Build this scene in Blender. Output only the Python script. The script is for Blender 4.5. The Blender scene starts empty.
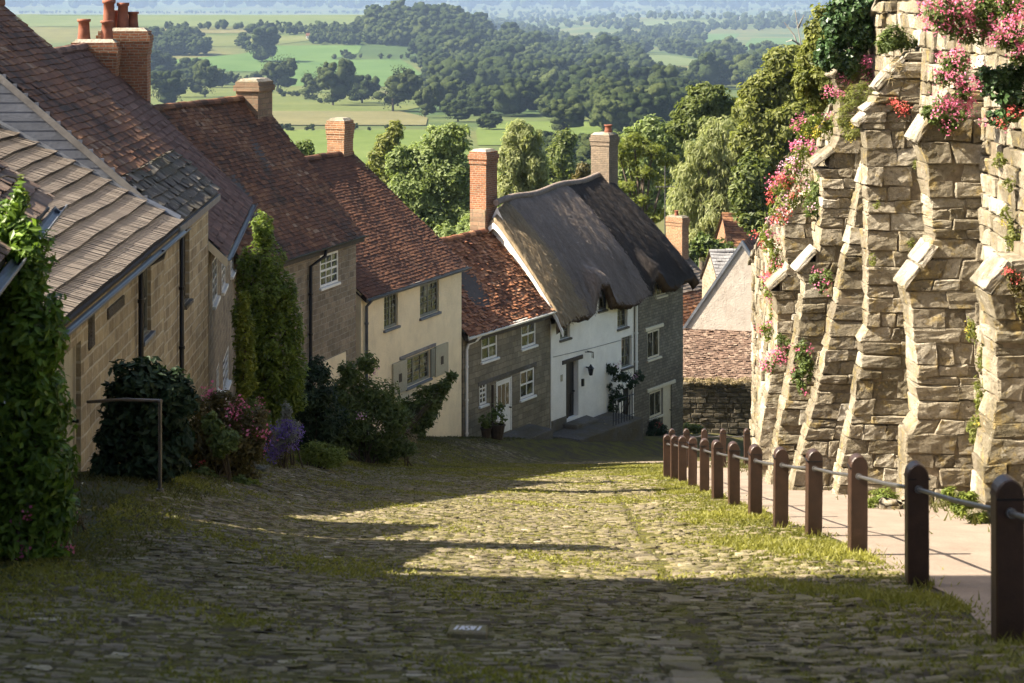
import bpy, math, random
import numpy as np
from mathutils import Vector, Matrix

R = math.radians
rng = np.random.default_rng(7)
random.seed(7)
SC = bpy.context.scene
COL = SC.collection

# ------------------------------------------------------------------ camera, world, sun, exposure
F = 2048.0                                   # focal length in pixels of the 1024 px wide frame
cam = bpy.data.cameras.new("camera")
cam.lens = 72.0
cam.sensor_width = 36.0
cam.shift_y = -341.5 / 1024.0                # level camera with a shifted lens: verticals stay vertical
cam.clip_start = 0.3
cam.clip_end = 60000
cam.dof.use_dof = True
cam.dof.focus_distance = 58
cam.dof.aperture_fstop = 5.0
camo = bpy.data.objects.new("camera", cam)
camo.location = (0, 0, 0)
camo.rotation_euler = (R(90), 0, 0)
COL.objects.link(camo)
SC.camera = camo

SUN_AZ = 8.0                                # sun stands to the left, this many degrees behind the camera
SUN_EL = 42.0
world = bpy.data.worlds.new("World")
SC.world = world
world.use_nodes = True
wnt = world.node_tree
bg = wnt.nodes["Background"]
sky = wnt.nodes.new("ShaderNodeTexSky")
sky.sky_type = 'NISHITA'
sky.sun_disc = False
sky.sun_elevation = R(SUN_EL)
sky.sun_rotation = R(270 - SUN_AZ)
sky.air_density = 1.0
sky.dust_density = 3.0
sky.ozone_density = 0.6
wnt.links.new(sky.outputs[0], bg.inputs[0])
bg.inputs[1].default_value = 0.06
sun = bpy.data.lights.new("sun", 'SUN')
sun.energy = 5.0
sun.angle = R(0.5)
sun.color = (1.0, 0.89, 0.72)
suno = bpy.data.objects.new("sun", sun)
sdir = Vector((-math.cos(R(SUN_AZ)) * math.cos(R(SUN_EL)), -math.sin(R(SUN_AZ)) * math.cos(R(SUN_EL)), math.sin(R(SUN_EL))))
suno.rotation_euler = sdir.to_track_quat('Z', 'Y').to_euler()
suno.location = (-40, -10, 60)
COL.objects.link(suno)
SC.view_settings.view_transform = 'Standard'
SC.view_settings.look = 'None'
SC.view_settings.exposure = 2.12
SC.view_settings.gamma = 1.0
SC.render.engine = 'CYCLES'
SC.cycles.max_bounces = 8
SC.cycles.diffuse_bounces = 5
SC.cycles.glossy_bounces = 2
SC.cycles.transmission_bounces = 3
SC.cycles.volume_bounces = 0
SC.cycles.transparent_max_bounces = 8
SC.cycles.use_denoising = True
SC.cycles.use_adaptive_sampling = True
SC.cycles.adaptive_threshold = 0.02

# ------------------------------------------------------------------ node helpers
class NT:
    def __init__(s, name):
        s.m = bpy.data.materials.new(name)
        s.m.use_nodes = True
        s.t = s.m.node_tree
        s.t.nodes.clear()
        s.out = s.t.nodes.new("ShaderNodeOutputMaterial")
    def n(s, ty, ins=None, **props):
        nd = s.t.nodes.new(ty)
        for k, v in props.items():
            setattr(nd, k, v)
        for k, v in (ins or {}).items():
            if isinstance(v, bpy.types.NodeSocket):
                s.t.links.new(v, nd.inputs[k])
            elif isinstance(v, tuple) and len(v) == 3 and nd.inputs[k].type == 'RGBA':
                nd.inputs[k].default_value = (*v, 1)
            else:
                nd.inputs[k].default_value = v
        return nd
    def co(s, which='Object', scale=(1, 1, 1)):
        tc = s.n("ShaderNodeTexCoord")
        return s.n("ShaderNodeMapping", {0: tc.outputs[which], 3: scale}).outputs[0]
    def noise(s, vec, scale, detail=4, rough=0.6):
        return s.n("ShaderNodeTexNoise", {'Vector': vec, 'Scale': scale, 'Detail': detail, 'Roughness': rough}).outputs[0]
    def ramp(s, fac, stops, interp='LINEAR'):
        r = s.n("ShaderNodeValToRGB", {0: fac})
        cr = r.color_ramp
        cr.interpolation = interp
        while len(cr.elements) < len(stops):
            cr.elements.new(0.5)
        for e, (p, c) in zip(cr.elements, stops):
            e.position = p
            e.color = (c, c, c, 1) if isinstance(c, (int, float)) else (*c, 1)
        return r.outputs[0]
    def mix(s, fac, a, b, mode='MIX'):
        nd = s.n("ShaderNodeMix", data_type='RGBA', blend_type=mode)
        for i, v in ((0, fac), (6, a), (7, b)):
            if isinstance(v, bpy.types.NodeSocket):
                s.t.links.new(v, nd.inputs[i])
            elif isinstance(v, tuple):
                nd.inputs[i].default_value = (*v, 1)
            else:
                nd.inputs[i].default_value = v
        return nd.outputs[2]
    def math(s, op, a, b=0.0):
        return s.n("ShaderNodeMath", {0: a, 1: b}, operation=op).outputs[0]
    def tint(s):
        return s.n("ShaderNodeAttribute", attribute_name='tint').outputs['Fac']
    def bump(s, h, strength, dist):
        return s.n("ShaderNodeBump", {'Height': h, 'Strength': strength, 'Distance': dist}).outputs[0]
    def pbsdf(s, col, rough=0.8, normal=None, spec=0.3, metal=0.0):
        ins = {'Base Color': col, 'Roughness': rough, 'Metallic': metal, 'Specular IOR Level': spec}
        if normal is not None:
            ins['Normal'] = normal
        b = s.n("ShaderNodeBsdfPrincipled", ins)
        return b.outputs[0]
    def done(s, sh):
        s.t.links.new(sh, s.out.inputs[0])
        return s.m

def mat_plain(name, col, rough=0.6, var=0.25, scale=6.0, bump=0.2, metal=0.0, spec=0.3):
    a = NT(name)
    c = a.co()
    nz = a.noise(c, scale, 5)
    d = tuple(x * (1 - var) for x in col)
    l = tuple(min(1, x * (1 + var)) for x in col)
    cc = a.ramp(nz, [(0.3, d), (0.7, l)])
    return a.done(a.pbsdf(cc, rough, a.bump(a.noise(c, scale * 6, 4), bump, 0.01), spec, metal))

def mat_leaf(name, dark, light, trans=0.3, rough=0.5):
    a = NT(name)
    t = a.tint()
    c = a.ramp(t, [(0.0, dark), (0.55, tuple((x + y) / 2 for x, y in zip(dark, light))), (1.0, light)])
    b = a.pbsdf(c, rough, None, 0.25)
    tl = a.n("ShaderNodeBsdfTranslucent", {0: a.mix(0.5, c, (light[0] * 1.4, light[1] * 1.5, light[2] * 0.7))})
    mx = a.n("ShaderNodeMixShader", {0: trans, 1: b, 2: tl.outputs[0]})
    return a.done(mx.outputs[0])

def mat_masonry(name, c1, c2, mortar, bw, bh, msize=0.012, var=0.5, lichen=0.0, bump=0.6, stain=0.4, rough=0.9, warp=0.03):
    """Coursed stone or brick laid out in metres on the UV map."""
    a = NT(name)
    uv = a.co('UV')
    wob = a.n("ShaderNodeTexNoise", {'Vector': uv, 'Scale': 2.3, 'Detail': 2}).outputs[1]
    v2 = a.n("ShaderNodeVectorMath", {0: wob, 1: (0.5, 0.5, 0.5)}, operation='SUBTRACT').outputs[0]
    v3 = a.n("ShaderNodeVectorMath", {0: v2, 1: (warp * 2, warp * 2, 0)}, operation='MULTIPLY').outputs[0]
    vec = a.n("ShaderNodeVectorMath", {0: uv, 1: v3}, operation='ADD').outputs[0]
    br = a.n("ShaderNodeTexBrick", {'Vector': vec, 'Color1': c1, 'Color2': c2, 'Mortar': mortar, 'Scale': 1.0,
             'Mortar Size': msize, 'Mortar Smooth': 0.3, 'Bias': 0.0, 'Brick Width': bw, 'Row Height': bh},
             offset=0.5, squash=0.8, squash_frequency=3)
    nz = a.noise(uv, 9.0, 6, 0.65)
    col = a.mix(var, br.outputs[0], a.ramp(nz, [(0.25, (0.25, 0.25, 0.25)), (0.75, (1.0, 1.0, 1.0))]), 'MULTIPLY')
    big = a.noise(uv, 0.9, 5, 0.6)
    col = a.mix(a.ramp(big, [(0.42, 0.0), (0.7, stain)]), col, (0.05, 0.042, 0.03))
    if lichen:
        li = a.noise(uv, 3.1, 6, 0.7)
        col = a.mix(a.ramp(li, [(0.55, 0.0), (0.66, lichen)]), col, (0.3, 0.24, 0.1))
    h = a.math('ADD', a.math('MULTIPLY', br.outputs[1], -1.0), a.math('MULTIPLY', nz, 0.7))
    return a.done(a.pbsdf(col, rough, a.bump(h, bump, 0.03), 0.2))

def mat_tile(name, stops, moss=(0.035, 0.03, 0.022), mossamt=0.7, mlo=0.5, lich=0.0):
    a = NT(name)
    t = a.tint()
    c = a.co()
    col = a.ramp(t, stops)
    n1 = a.noise(c, 0.9, 6, 0.7)
    n2 = a.noise(c, 14.0, 4, 0.7)
    col = a.mix(0.45, col, a.ramp(n2, [(0.3, (0.4, 0.4, 0.4)), (0.7, (1, 1, 1))]), 'MULTIPLY')
    col = a.mix(a.ramp(n1, [(mlo, 0.0), (mlo + 0.12, mossamt)]), col, moss)
    if lich:
        n3 = a.noise(c, 6.0, 6, 0.75)
        col = a.mix(a.ramp(n3, [(0.6, 0.0), (0.68, lich)]), col, (0.4, 0.38, 0.32))
    return a.done(a.pbsdf(col, 0.85, a.bump(n2, 0.5, 0.02), 0.25))

# ------------------------------------------------------------------ mesh helpers
class MB:
    """Collects vertices and faces and links them as one mesh object."""
    def __init__(s):
        s.v = []; s.f = []; s.n = 0
    def add(s, verts, faces, mat=0, tint=0.5):
        verts = np.asarray(verts, float).reshape(-1, 3)
        faces = np.asarray(faces, int)
        if faces.ndim == 1:
            faces = faces.reshape(1, -1)
        s.v.append(verts)
        tt = np.broadcast_to(np.asarray(tint, float), (len(faces),))
        mm = np.broadcast_to(np.asarray(mat, int), (len(faces),))
        s.f.append((faces + s.n, mm, tt))
        s.n += len(verts)
        return s
    def box(s, x0, x1, y0, y1, z0, z1, mat=0, tint=0.5):
        v = [(x0, y0, z0), (x1, y0, z0), (x1, y1, z0), (x0, y1, z0), (x0, y0, z1), (x1, y0, z1), (x1, y1, z1), (x0, y1, z1)]
        return s.add(v, HEXF, mat, tint)
    def hexa(s, v8, mat=0, tint=0.5):
        return s.add(v8, HEXF, mat, tint)
    def tube(s, pts, rad, seg=8, mat=0, tint=0.5, cap=True):
        pts = [Vector(p) for p in pts]
        if not hasattr(rad, '__len__'):
            rad = [rad] * len(pts)
        vs = []; up = None
        for i, p in enumerate(pts):
            d = (pts[min(i + 1, len(pts) - 1)] - pts[max(i - 1, 0)]).normalized()
            if up is None:
                up = d.orthogonal().normalized()
            u = (up - d * up.dot(d))
            u = u.normalized() if u.length > 1e-6 else d.orthogonal().normalized()
            up = u
            w = d.cross(u)
            for k in range(seg):
                a = 2 * math.pi * k / seg
                vs.append(p + (u * math.cos(a) + w * math.sin(a)) * rad[i])
        fs = []
        for i in range(len(pts) - 1):
            for k in range(seg):
                k2 = (k + 1) % seg
                fs.append((i * seg + k, i * seg + k2, (i + 1) * seg + k2, (i + 1) * seg + k))
        s.add([tuple(v) for v in vs], fs, mat, tint)
        if cap:
            s.add([tuple(v) for v in vs[:seg]], [tuple(range(seg))[::-1]], mat, tint)
            s.add([tuple(v) for v in vs[-seg:]], [tuple(range(seg))], mat, tint)
        return s
    def lathe(s, c, prof, seg=14, mat=0, tint=0.5):
        vs = []
        for r, z in prof:
            for k in range(seg):
                a = 2 * math.pi * k / seg
                vs.append((c[0] + r * math.cos(a), c[1] + r * math.sin(a), c[2] + z))
        fs = []
        for i in range(len(prof) - 1):
            for k in range(seg):
                k2 = (k + 1) % seg
                fs.append((i * seg + k, i * seg + k2, (i + 1) * seg + k2, (i + 1) * seg + k))
        return s.add(vs, fs, mat, tint)
    def build(s, name, mats, parent=None, smooth=False, uv=True, loc=None):
        if not isinstance(mats, (list, tuple)):
            mats = [mats]
        V = np.concatenate(s.v) if s.v else np.zeros((0, 3))
        loops = []; starts = []; tots = []; mi = []; ti = []; pos = 0
        for fa, mm, tt in s.f:
            k = fa.shape[1]
            loops.append(fa.ravel())
            starts.append(pos + np.arange(len(fa)) * k)
            tots.append(np.full(len(fa), k))
            mi.append(mm); ti.append(tt)
            pos += fa.size
        loops = np.concatenate(loops); starts = np.concatenate(starts); tots = np.concatenate(tots)
        mi = np.concatenate(mi); ti = np.concatenate(ti)
        me = bpy.data.meshes.new(name)
        me.vertices.add(len(V)); me.vertices.foreach_set('co', V.astype(np.float32).ravel())
        me.loops.add(len(loops)); me.loops.foreach_set('vertex_index', loops.astype(np.int32))
        me.polygons.add(len(starts)); me.polygons.foreach_set('loop_start', starts.astype(np.int32))
        me.polygons.foreach_set('material_index', mi.astype(np.int32))
        if smooth:
            me.polygons.foreach_set('use_smooth', np.ones(len(starts), bool))
        else:
            me.polygons.foreach_set('use_smooth', np.zeros(len(starts), bool))
        me.update(calc_edges=True)
        at = me.attributes.new('tint', 'FLOAT', 'FACE')
        at.data.foreach_set('value', ti.astype(np.float32))
        if uv:
            i0 = loops[starts]; i1 = loops[starts + 1]; i2 = loops[starts + 2]
            nrm = np.cross(V[i1] - V[i0], V[i2] - V[i0])
            l = np.linalg.norm(nrm, axis=1, keepdims=True); l[l == 0] = 1
            nrm = nrm / l
            # a consistent facing, so that both sides of a wall share one layout
            hor = np.stack([-nrm[:, 1], nrm[:, 0], np.zeros(len(nrm))], 1)
            hl = np.linalg.norm(hor, axis=1, keepdims=True)
            flat = hl[:, 0] < 0.05
            hor[flat] = (1, 0, 0); hl[flat] = 1
            hor = hor / hl
            vv = np.cross(nrm, hor)
            fl = np.repeat(np.arange(len(starts)), tots)
            P = V[loops]
            U = np.stack([(P * hor[fl]).sum(1), (P * vv[fl]).sum(1)], 1)
            lay = me.uv_layers.new(name='UVMap')
            lay.data.foreach_set('uv', U.astype(np.float32).ravel())
        for m in mats:
            me.materials.append(m)
        o = bpy.data.objects.new(name, me)
        COL.objects.link(o)
        if parent is not None:
            o.parent = parent
        if loc is not None:
            o.location = loc
        return o

HEXF = [(0, 3, 2, 1), (4, 5, 6, 7), (0, 1, 5, 4), (1, 2, 6, 5), (2, 3, 7, 6), (3, 0, 4, 7)]
_ED = [(0, 1), (1, 2), (2, 3), (3, 0), (4, 5), (5, 6), (6, 7), (7, 4), (0, 4), (1, 5), (2, 6), (3, 7)]
def _chamfer_topo():
    vid = {}
    for f, q in enumerate(HEXF):
        for k, c in enumerate(q):
            vid[(f, c)] = 4 * f + k
    quads = [[4 * f + k for k in range(4)] for f in range(6)]
    for a, b in _ED:
        fs = [f for f, q in enumerate(HEXF) if a in q and b in q]
        quads.append([vid[(fs[0], a)], vid[(fs[0], b)], vid[(fs[1], b)], vid[(fs[1], a)]])
    tris = []
    for c in range(8):
        fs = [f for f, q in enumerate(HEXF) if c in q]
        tris.append([vid[(f, c)] for f in fs])
    return np.array(quads), np.array(tris)
CQ, CT = _chamfer_topo()
def chamfer(mb, v8, b, tint, mat=0, jit=0.0):
    """Chamfered blocks from N x 8 corners."""
    v8 = np.asarray(v8, float).reshape(-1, 8, 3)
    N = len(v8)
    b = np.broadcast_to(np.asarray(b, float), (N,))[:, None]
    out = np.zeros((N, 24, 3))
    for f, q in enumerate(HEXF):
        for k in range(4):
            c = v8[:, q[k]]
            e1 = v8[:, q[(k + 1) % 4]] - c; e2 = v8[:, q[(k - 1) % 4]] - c
            l1 = np.linalg.norm(e1, axis=1, keepdims=True) + 1e-9; l2 = np.linalg.norm(e2, axis=1, keepdims=True) + 1e-9
            out[:, 4 * f + k] = c + e1 / l1 * np.minimum(b, l1 * 0.4) + e2 / l2 * np.minimum(b, l2 * 0.4)
    if jit:
        out += rng.normal(0, jit, out.shape)
    off = (np.arange(N) * 24)[:, None, None]
    t = np.broadcast_to(np.asarray(tint, float), (N,))
    mb.add(out.reshape(-1, 3), (CQ[None] + off).reshape(-1, 4), mat, np.repeat(t, len(CQ)))
    base = mb.n - N * 24
    mb.f.append(((CT[None] + off).reshape(-1, 3) + base, np.full(N * 8, mat), np.repeat(t, 8)))

def empty(name, loc, label=None, cat=None, group=None, rz=0.0):
    o = bpy.data.objects.new(name, None)
    o.location = loc
    o.rotation_euler = (0, 0, rz)
    o.empty_display_size = 0.3
    COL.objects.link(o)
    tag(o, label, cat, group)
    return o
def tag(o, label=None, cat=None, group=None, kind=None):
    if label: o['label'] = label
    if cat: o['category'] = cat
    if group: o['group'] = group
    if kind: o['kind'] = kind
    return o

def unit(v):
    return v / (np.linalg.norm(v, axis=1, keepdims=True) + 1e-9)
def leaves(mb, pos, nrm, L, W, tint, mat=0, droop=0.0):
    """Leaf-shaped quads at pos facing nrm."""
    N = len(pos)
    nrm = unit(nrm)
    r = rng.normal(size=(N, 3))
    if droop:
        r = r * (1 - droop) + np.array([0, 0, -2.0]) * droop
    tan = unit(r - nrm * (r * nrm).sum(1, keepdims=True))
    bi = np.cross(nrm, tan)
    L = np.broadcast_to(np.asarray(L, float), (N,))[:, None]; W = np.broadcast_to(np.asarray(W, float), (N,))[:, None]
    v = np.stack([pos - tan * L / 2, pos + bi * W / 2 - tan * L * 0.08 + nrm * W * 0.15, pos + tan * L / 2, pos - bi * W / 2 - tan * L * 0.08 + nrm * W * 0.15], 1)
    mb.add(v.reshape(-1, 3), np.arange(N * 4).reshape(N, 4), mat, tint)
def cloud(blobs, n, sub=14, subr=0.36, fill=0.35, up=0.35, jit=0.45):
    """Leaf positions for a crown made of blobs: every blob carries sub-clumps on its shell. blobs: (c, r) with r = 3 radii."""
    vol = np.array([np.prod(b[1]) ** (2 / 3) for b in blobs])
    share = np.maximum(1, (n * vol / vol.sum()).astype(int))
    P = []; Nn = []; T = []
    for (c, r), k in zip(blobs, share):
        c = np.array(c, float); r = np.array(r, float)
        d = unit(rng.normal(size=(sub, 3)))
        sc = c + d * r * rng.uniform(0.55, 0.85, (sub, 1))
        sr = rng.uniform(0.7, 1.35, sub) * subr
        ci = rng.integers(0, sub, k)
        inner = rng.random(k) < fill
        dd = unit(rng.normal(size=(k, 3)))
        rad = rng.random((k, 1)) ** 0.4
        p = sc[ci] + dd * rad * r * sr[ci][:, None]
        p2 = c + dd * r * (rng.random((k, 1)) ** 0.5) * 0.85
        p = np.where(inner[:, None], p2, p)
        nr = unit(p - c) * 0.5 + dd * 0.5 + rng.normal(size=(k, 3)) * jit + np.array([0, 0, up])
        P.append(p); Nn.append(nr)
        T.append(np.clip(rng.normal(0.45, 0.2, k) + (rng.random(sub)[ci] - 0.5) * 0.35, 0, 1))
    return np.concatenate(P), np.concatenate(Nn), np.concatenate(T)

def smooth(a, b, x):
    t = np.clip((np.asarray(x, float) - a) / (b - a), 0, 1)
    return t * t * (3 - 2 * t)

# ------------------------------------------------------------------ the lie of the land (camera at the origin, z = 0 at the eye)
PY = [-40, 0, 82, 120, 160, 300, 500, 700, 1000, 1300, 1800, 2300, 3800, 6500, 10000, 14000, 17000, 20000]
PZ = [6.8, -1.37, -18.18, -24.5, -29.5, -40, -49.5, -56, -64, -71, -79, -85, -93, -97, -92, -35, 20, 45]
HLY = [-10, 15, 25, 43, 55, 59.6, 67, 72.6, 82, 95]
HLX = [-4.2, -4.5, -5.7, -6.2, -6.8, -4.5, -1.6, 1.45, 6.8, 9]
def G(X, Y):
    X = np.asarray(X, float); Y = np.asarray(Y, float)
    z = np.interp(Y, PY, PZ)
    near = np.clip((130 - Y) / 40, 0, 1)
    z = z + near * (np.clip(0.03 * (1.3 - X), 0, 0.13) + np.clip((X - 1.6) * 0.02, 0, 0.03))
    hl = np.interp(Y, HLY, HLX)
    b = np.interp(Y, [-10, 12, 18, 24, 60, 82, 95], [0.05, 0.05, 0.08, 0.5, 0.72, 0.7, 0.3])
    z = z + near * b * (1 - smooth(0.4, 3.6, X - hl))
    plate = np.interp(Y, [-40, 0, 30, 45, 60, 75, 110, 160, 250], [5, 1.2, -0.3, -3.5, -8.0, -12.5, -18, -25, -40])
    xs = 7.75 + np.maximum(0, Y - 62) * 0.2
    z = z + smooth(0, 1.0, X - xs) * np.maximum(0, plate - z)
    far = smooth(1200, 2200, Y)
    z = z + far * 66 * np.exp(-((Y - 3300) / 520.0) ** 2 / 2) * (1 - smooth(-160, 90, X))
    z = z + far * 34 * np.exp(-((Y - 7200) / 900.0) ** 2 / 2) * smooth(0, 500, X)
    z = z + far * 1.2 * np.sin(X / 130.0 + Y / 410.0)
    return z
def gz(x, y):
    return float(G(x, y))
def pt(px, py, Y):
    return ((px - 512) * Y / F, Y, -py * Y / F)
def gpt(px, py, y0=8.0):
    """The ground point first met along the sight line through a pixel."""
    Y = np.concatenate([np.arange(y0, 140, 0.02), np.geomspace(140, 20000, 3000)])
    X = (px - 512) * Y / F
    hit = np.nonzero(G(X, Y) >= -py * Y / F)[0]
    i = hit[0] if len(hit) else len(Y) - 1
    return float(X[i]), float(Y[i]), float(G(X[i], Y[i]))
# ------------------------------------------------------------------ materials
M = {}
def ground_mat():
    a = NT('ground_turf')
    c = a.co('Object')
    n1 = a.noise(c, 0.9, 6, 0.65); n2 = a.noise(c, 9.0, 5, 0.7)
    grass = a.ramp(n2, [(0.3, (0.0224, 0.0320, 0.0096)), (0.7, (0.0680, 0.0800, 0.0224))])
    earth = a.ramp(n2, [(0.3, (0.0400, 0.0320, 0.0224)), (0.7, (0.0960, 0.0800, 0.0560))])
    near = a.mix(a.ramp(n1, [(0.38, 0.0), (0.56, 1.0)]), earth, grass)
    f1 = a.noise(c, 0.004, 3, 0.5); f2 = a.noise(c, 0.05, 5, 0.6)
    far = a.mix(0.4, a.ramp(f1, [(0.35, (0.0375, 0.0638, 0.0188)), (0.5, (0.0675, 0.0900, 0.0263)), (0.62, (0.1050, 0.1050, 0.0375))]), a.ramp(f2, [(0.3, (0.2625, 0.2625, 0.2625)), (0.7, (1, 1, 1))]), 'MULTIPLY')
    y = a.n("ShaderNodeSeparateXYZ", {0: c}).outputs[1]
    fac = a.n("ShaderNodeMapRange", {0: y, 1: 110.0, 2: 200.0, 3: 0.0, 4: 1.0}).outputs[0]
    col = a.mix(fac, near, far)
    return a.done(a.pbsdf(col, 0.95, a.bump(n2, 0.6, 0.03), 0.1))
M['ground'] = ground_mat()
def sett_mat():
    a = NT('sett_stone')
    c = a.co(); t = a.tint()
    n1 = a.noise(c, 5.0, 5, 0.7); n2 = a.noise(c, 45.0, 4, 0.7); n3 = a.noise(c, 1.1, 4, 0.6)
    col = a.ramp(t, [(0.0, (0.0730, 0.0595, 0.0390)), (0.4, (0.1735, 0.1421, 0.0920)), (0.75, (0.2465, 0.2061, 0.1342)), (0.93, (0.3287, 0.2798, 0.1833)), (1.0, (0.4200, 0.3730, 0.2653))])
    col = a.mix(0.55, col, a.ramp(n2, [(0.3, (0.3735, 0.3735, 0.3735)), (0.7, (1, 1, 1))]), 'MULTIPLY')
    moss = a.ramp(n2, [(0.3, (0.0498, 0.0515, 0.0116)), (0.7, (0.1909, 0.1660, 0.0332))])
    m = a.math('ADD', n1, a.math('MULTIPLY', n3, 0.6))
    col = a.mix(a.ramp(m, [(0.69, 0.0), (0.96, 0.74)]), col, moss)
    return a.done(a.pbsdf(col, 0.82, a.bump(a.math('ADD', n2, n1), 0.7, 0.02), 0.3))
M['sett'] = sett_mat()
def bed_mat():
    a = NT('street_moss_bed')
    c = a.co()
    n1 = a.noise(c, 2.0, 5, 0.7); n2 = a.noise(c, 30.0, 5, 0.75)
    moss = a.ramp(n2, [(0.3, (0.0373, 0.0432, 0.0100)), (0.7, (0.1660, 0.1494, 0.0332))])
    dirt = a.ramp(n2, [(0.3, (0.0291, 0.0224, 0.0166)), (0.7, (0.0913, 0.0747, 0.0539))])
    return a.done(a.pbsdf(a.mix(a.ramp(n1, [(0.4, 0.0), (0.6, 1.0)]), dirt, moss), 0.95, a.bump(n2, 0.8, 0.03), 0.1))
M['bed'] = bed_mat()
def path_mat():
    a = NT('path_tarmac')
    c = a.co()
    n1 = a.noise(a.co('Object', (1.0, 0.35, 1.0)), 2.2, 6, 0.7); n2 = a.noise(c, 45.0, 5, 0.85)
    col = a.ramp(n1, [(0.3, (0.2070, 0.1638, 0.1288)), (0.7, (0.2852, 0.2300, 0.1840))])
    col = a.mix(0.5, col, a.ramp(n2, [(0.35, (0.3220, 0.3220, 0.3220)), (0.6, (1, 1, 1))]), 'MULTIPLY')
    return a.done(a.pbsdf(col, 0.9, a.bump(n2, 0.5, 0.01), 0.2))
M['path'] = path_mat()
def block_mat(name, stops, lich=0.5, yellow=0.6, moss=0.5):
    a = NT(name)
    c = a.co(); t = a.tint()
    n1 = a.noise(c, 3.2, 7, 0.72); n2 = a.noise(c, 22.0, 6, 0.75); n3 = a.noise(c, 0.8, 5, 0.65); n4 = a.noise(c, 7.0, 6, 0.7)
    col = a.ramp(t, stops)
    col = a.mix(0.65, col, a.ramp(n2, [(0.28, (0.32, 0.3, 0.27)), (0.66, (1, 1, 1))]), 'MULTIPLY')
    col = a.mix(a.ramp(n3, [(0.45, 0.0), (0.6, 0.7)]), col, (0.095, 0.08, 0.045))
    col = a.mix(a.ramp(n1, [(0.54, 0.0), (0.64, yellow)]), col, (0.33, 0.245, 0.09))
    col = a.mix(a.ramp(n4, [(0.6, 0.0), (0.68, lich)]), col, (0.55, 0.52, 0.45))
    pits = a.ramp(a.noise(c, 11.0, 4, 0.6), [(0.3, 0.0), (0.42, 1.0)])
    h = a.math('ADD', a.math('ADD', n2, a.math('MULTIPLY', n1, 1.2)), a.math('MULTIPLY', pits, 0.6))
    return a.done(a.pbsdf(col, 0.92, a.bump(h, 0.9, 0.045), 0.15))
STONE = [(0.0, (0.1564, 0.1334, 0.0966)), (0.35, (0.2760, 0.2392, 0.1748)), (0.75, (0.4140, 0.3680, 0.2852)), (1.0, (0.5520, 0.5152, 0.4324))]
M['abbey'] = block_mat('abbey_stone', STONE)
M['coping'] = block_mat('coping_stone', [(0.0, (0.28, 0.25, 0.2)), (1.0, (0.5, 0.46, 0.39))], 0.6, 0.35)
M['core'] = mat_plain('rubble_core', (0.15, 0.12, 0.08), 0.95, 0.5, 6, 0.8)
M['bollard'] = mat_plain('bollard_paint', (0.034, 0.0175, 0.011), 0.45, 0.3, 9, 0.25, 0, 0.4)
M['rail'] = mat_plain('rail_steel', (0.12, 0.115, 0.11), 0.42, 0.2, 9, 0.1, 0.7)
M['iron'] = mat_plain('black_iron', (0.012, 0.012, 0.013), 0.4, 0.2, 12, 0.1, 0.2)
M['lead'] = mat_plain('lead_flashing', (0.13, 0.14, 0.16), 0.5, 0.3, 3, 0.2, 0.4)
M['gutter'] = mat_plain('grey_gutter', (0.05, 0.055, 0.065), 0.4, 0.2, 6, 0.1)
M['white_paint'] = mat_plain('white_paint', (0.72, 0.7, 0.64), 0.45, 0.06, 6, 0.06)
M['cream_paint'] = mat_plain('cream_paint', (0.62, 0.55, 0.4), 0.5, 0.08, 6, 0.06)
M['grey_paint'] = mat_plain('grey_green_paint', (0.17, 0.17, 0.135), 0.5, 0.12, 6, 0.08)
M['sage_paint'] = mat_plain('sage_shutter_paint', (0.36, 0.33, 0.235), 0.55, 0.1, 6, 0.08)
M['dark_wood'] = mat_plain('dark_wood', (0.045, 0.032, 0.022), 0.6, 0.3, 8, 0.3)
M['black_door'] = mat_plain('black_door_paint', (0.012, 0.012, 0.014), 0.35, 0.2, 6, 0.05)
M['grey_board'] = mat_plain('weathered_board', (0.11, 0.12, 0.145), 0.8, 0.25, 2.2, 0.4)
M['bargeboard'] = mat_plain('weathered_bargeboard', (0.19, 0.178, 0.165), 0.8, 0.25, 4, 0.3)
M['step_stone'] = block_mat('step_stone', [(0, (0.12, 0.11, 0.1)), (1, (0.24, 0.22, 0.19))], 0.2, 0.1)
M['white_mark'] = mat_plain('white_road_paint', (0.5, 0.51, 0.53), 0.7, 0.08, 20, 0.1)
M['twig'] = mat_plain('dry_twig', (0.07, 0.055, 0.035), 0.9, 0.3, 8, 0.2)
M['bark'] = mat_plain('bark', (0.09, 0.07, 0.05), 0.9, 0.4, 5, 0.8)
M['terracotta'] = mat_plain('terracotta_pot', (0.2, 0.07, 0.04), 0.75, 0.25, 5, 0.2)
M['curtain'] = mat_plain('curtain', (0.55, 0.5, 0.42), 0.9, 0.15, 6, 0.2)
def glass():
    a = NT('old_window_glass')
    c = a.co()
    n = a.noise(c, 2.6, 3, 0.5)
    col = a.ramp(n, [(0.42, (0.016, 0.017, 0.014)), (0.56, (0.05, 0.048, 0.038)), (0.66, (0.2, 0.19, 0.15))])  # pale patches in the colour stand in for reflected light
    return a.done(a.pbsdf(col, 0.06, a.bump(a.noise(c, 5.0, 2), 0.08, 0.02), 0.6))
M['glass'] = glass()
M['wall_golden'] = mat_masonry('golden_coursed_stone', (0.52, 0.43, 0.27), (0.31, 0.245, 0.15), (0.56, 0.5, 0.38), 0.46, 0.21, 0.022, 0.5, 0.4)
M['wall_brown'] = mat_masonry('brown_rubble_stone', (0.38, 0.305, 0.21), (0.22, 0.178, 0.125), (0.38, 0.335, 0.26), 0.36, 0.17, 0.015, 0.55, 0.25)
M['wall_grey'] = mat_masonry('grey_green_coursed_stone', (0.3360, 0.2856, 0.1960), (0.2016, 0.1714, 0.1176), (0.1568, 0.1344, 0.0952), 0.42, 0.2, 0.01, 0.45, 0.25)
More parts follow.
